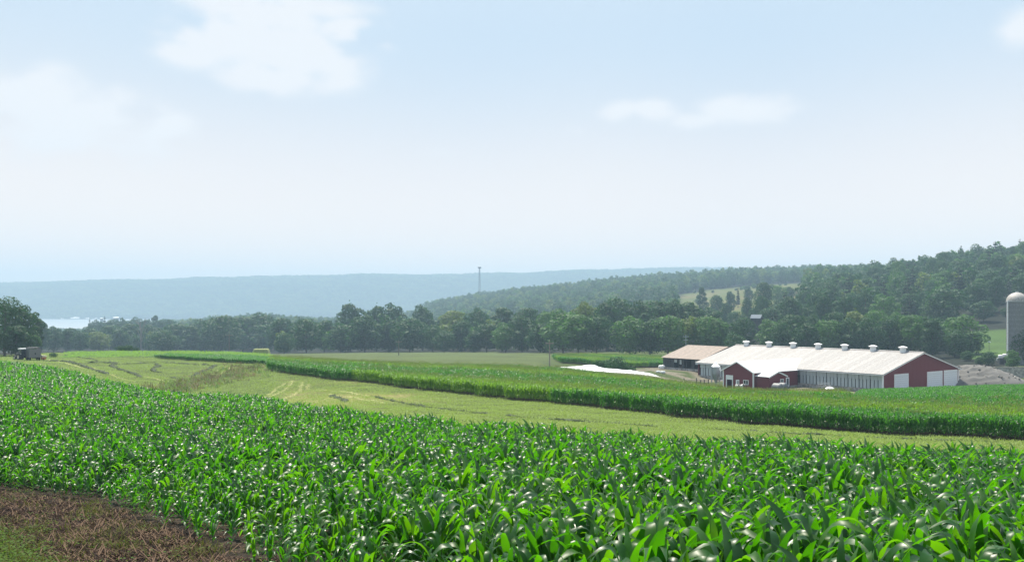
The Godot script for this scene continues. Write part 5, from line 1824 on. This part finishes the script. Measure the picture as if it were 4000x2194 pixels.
		if e[3]:
			part(o, "crossarm", box_mesh(Vector3(-1.1, h - 0.75, -0.08), Vector3(1.1, h - 0.55, 0.08)), M.galv if e[0] > 2600 else M.pole)
			for x in [-1.0, 0.0, 1.0]:
				part(o, "insulator", tube(Vector3(x, h - 0.55, 0), Vector3(x, h - 0.3, 0), 0.07, 0.05), M.galv)
			if e[0] > 2600:
				part(o, "crossarm", box_mesh(Vector3(-0.9, h - 2.0, -0.08), Vector3(0.9, h - 1.8, 0.08)), M.galv)
	# lattice mast on the middle hill
	var mp := on_ground(1873, 1450)
	var mh := px(1873, 1040, 1450).y - mp.y
	var mast := thing("lattice_tower", "slender lattice radio tower with a dark platform on the wooded hill", "tower", mp, 0.2)
	var lv := 14
	for k in 3:
		var a := TAU * k / 3 + 0.5
		var lo := Vector3(cos(a), 0, sin(a)) * 2.9 + Vector3(0, -1, 0)
		var hi2 := Vector3(cos(a), 0, sin(a)) * 0.9 + Vector3(0, mh - 3.0, 0)
		part(mast, "leg", tube(lo, hi2, 0.34, 0.28, 6), M.slate)
	for j in lv:
		for k in 3:
			var a := TAU * k / 3 + 0.5
			var c := TAU * (k + 1) / 3 + 0.5
			var t0 := float(j) / lv
			var t1 := float(j + 1) / lv
			var p0 := Vector3(cos(a), 0, sin(a)) * lerpf(2.9, 0.75, t0) + Vector3(0, (mh - 3.0) * t0, 0)
			var p1 := Vector3(cos(c), 0, sin(c)) * lerpf(2.9, 0.75, t1) + Vector3(0, (mh - 3.0) * t1, 0)
			part(mast, "brace", tube(p0, p1, 0.1, 0.1, 5), M.slate)
	part(mast, "platform", lathe([[0.0, mh - 3.6], [3.0, mh - 3.6], [3.2, mh - 3.2], [3.2, mh - 1.2], [1.2, mh - 0.7], [0.0, mh]], 10), M.slate)
	# pale hay stack on the crest
	var hs := on_ground(1020, 246)
	hs.y = px(1020, 1382, 246).y
	var top_h := px(1020, 1362, 246).y - hs.y
	var stack := thing("hay_stack", "pale green flat-topped hay stack on the crest before the wood", "hay stack", hs, 0.05)
	var sm := func(a: float, c: float) -> Vector3:
		var n := bump.get_noise_2d(a * 900.0, c * 900.0) * 0.15
		var edge := minf(minf(a, 1.0 - a) * 6.0, minf(c, 1.0 - c) * 4.0)
		return Vector3((a - 0.5) * 5.6, -0.6 + (0.6 + top_h + n) * smoothstep(0.0, 0.9, edge), (c - 0.5) * 4.0)
	part(stack, "heap", lumpy(5, 36, 24, sm), M.hay_pale)
	part(stack, "skirt", box_mesh(Vector3(-2.7, -1.2, -1.9), Vector3(2.7, -0.3, 1.9)), M.hay_pale)
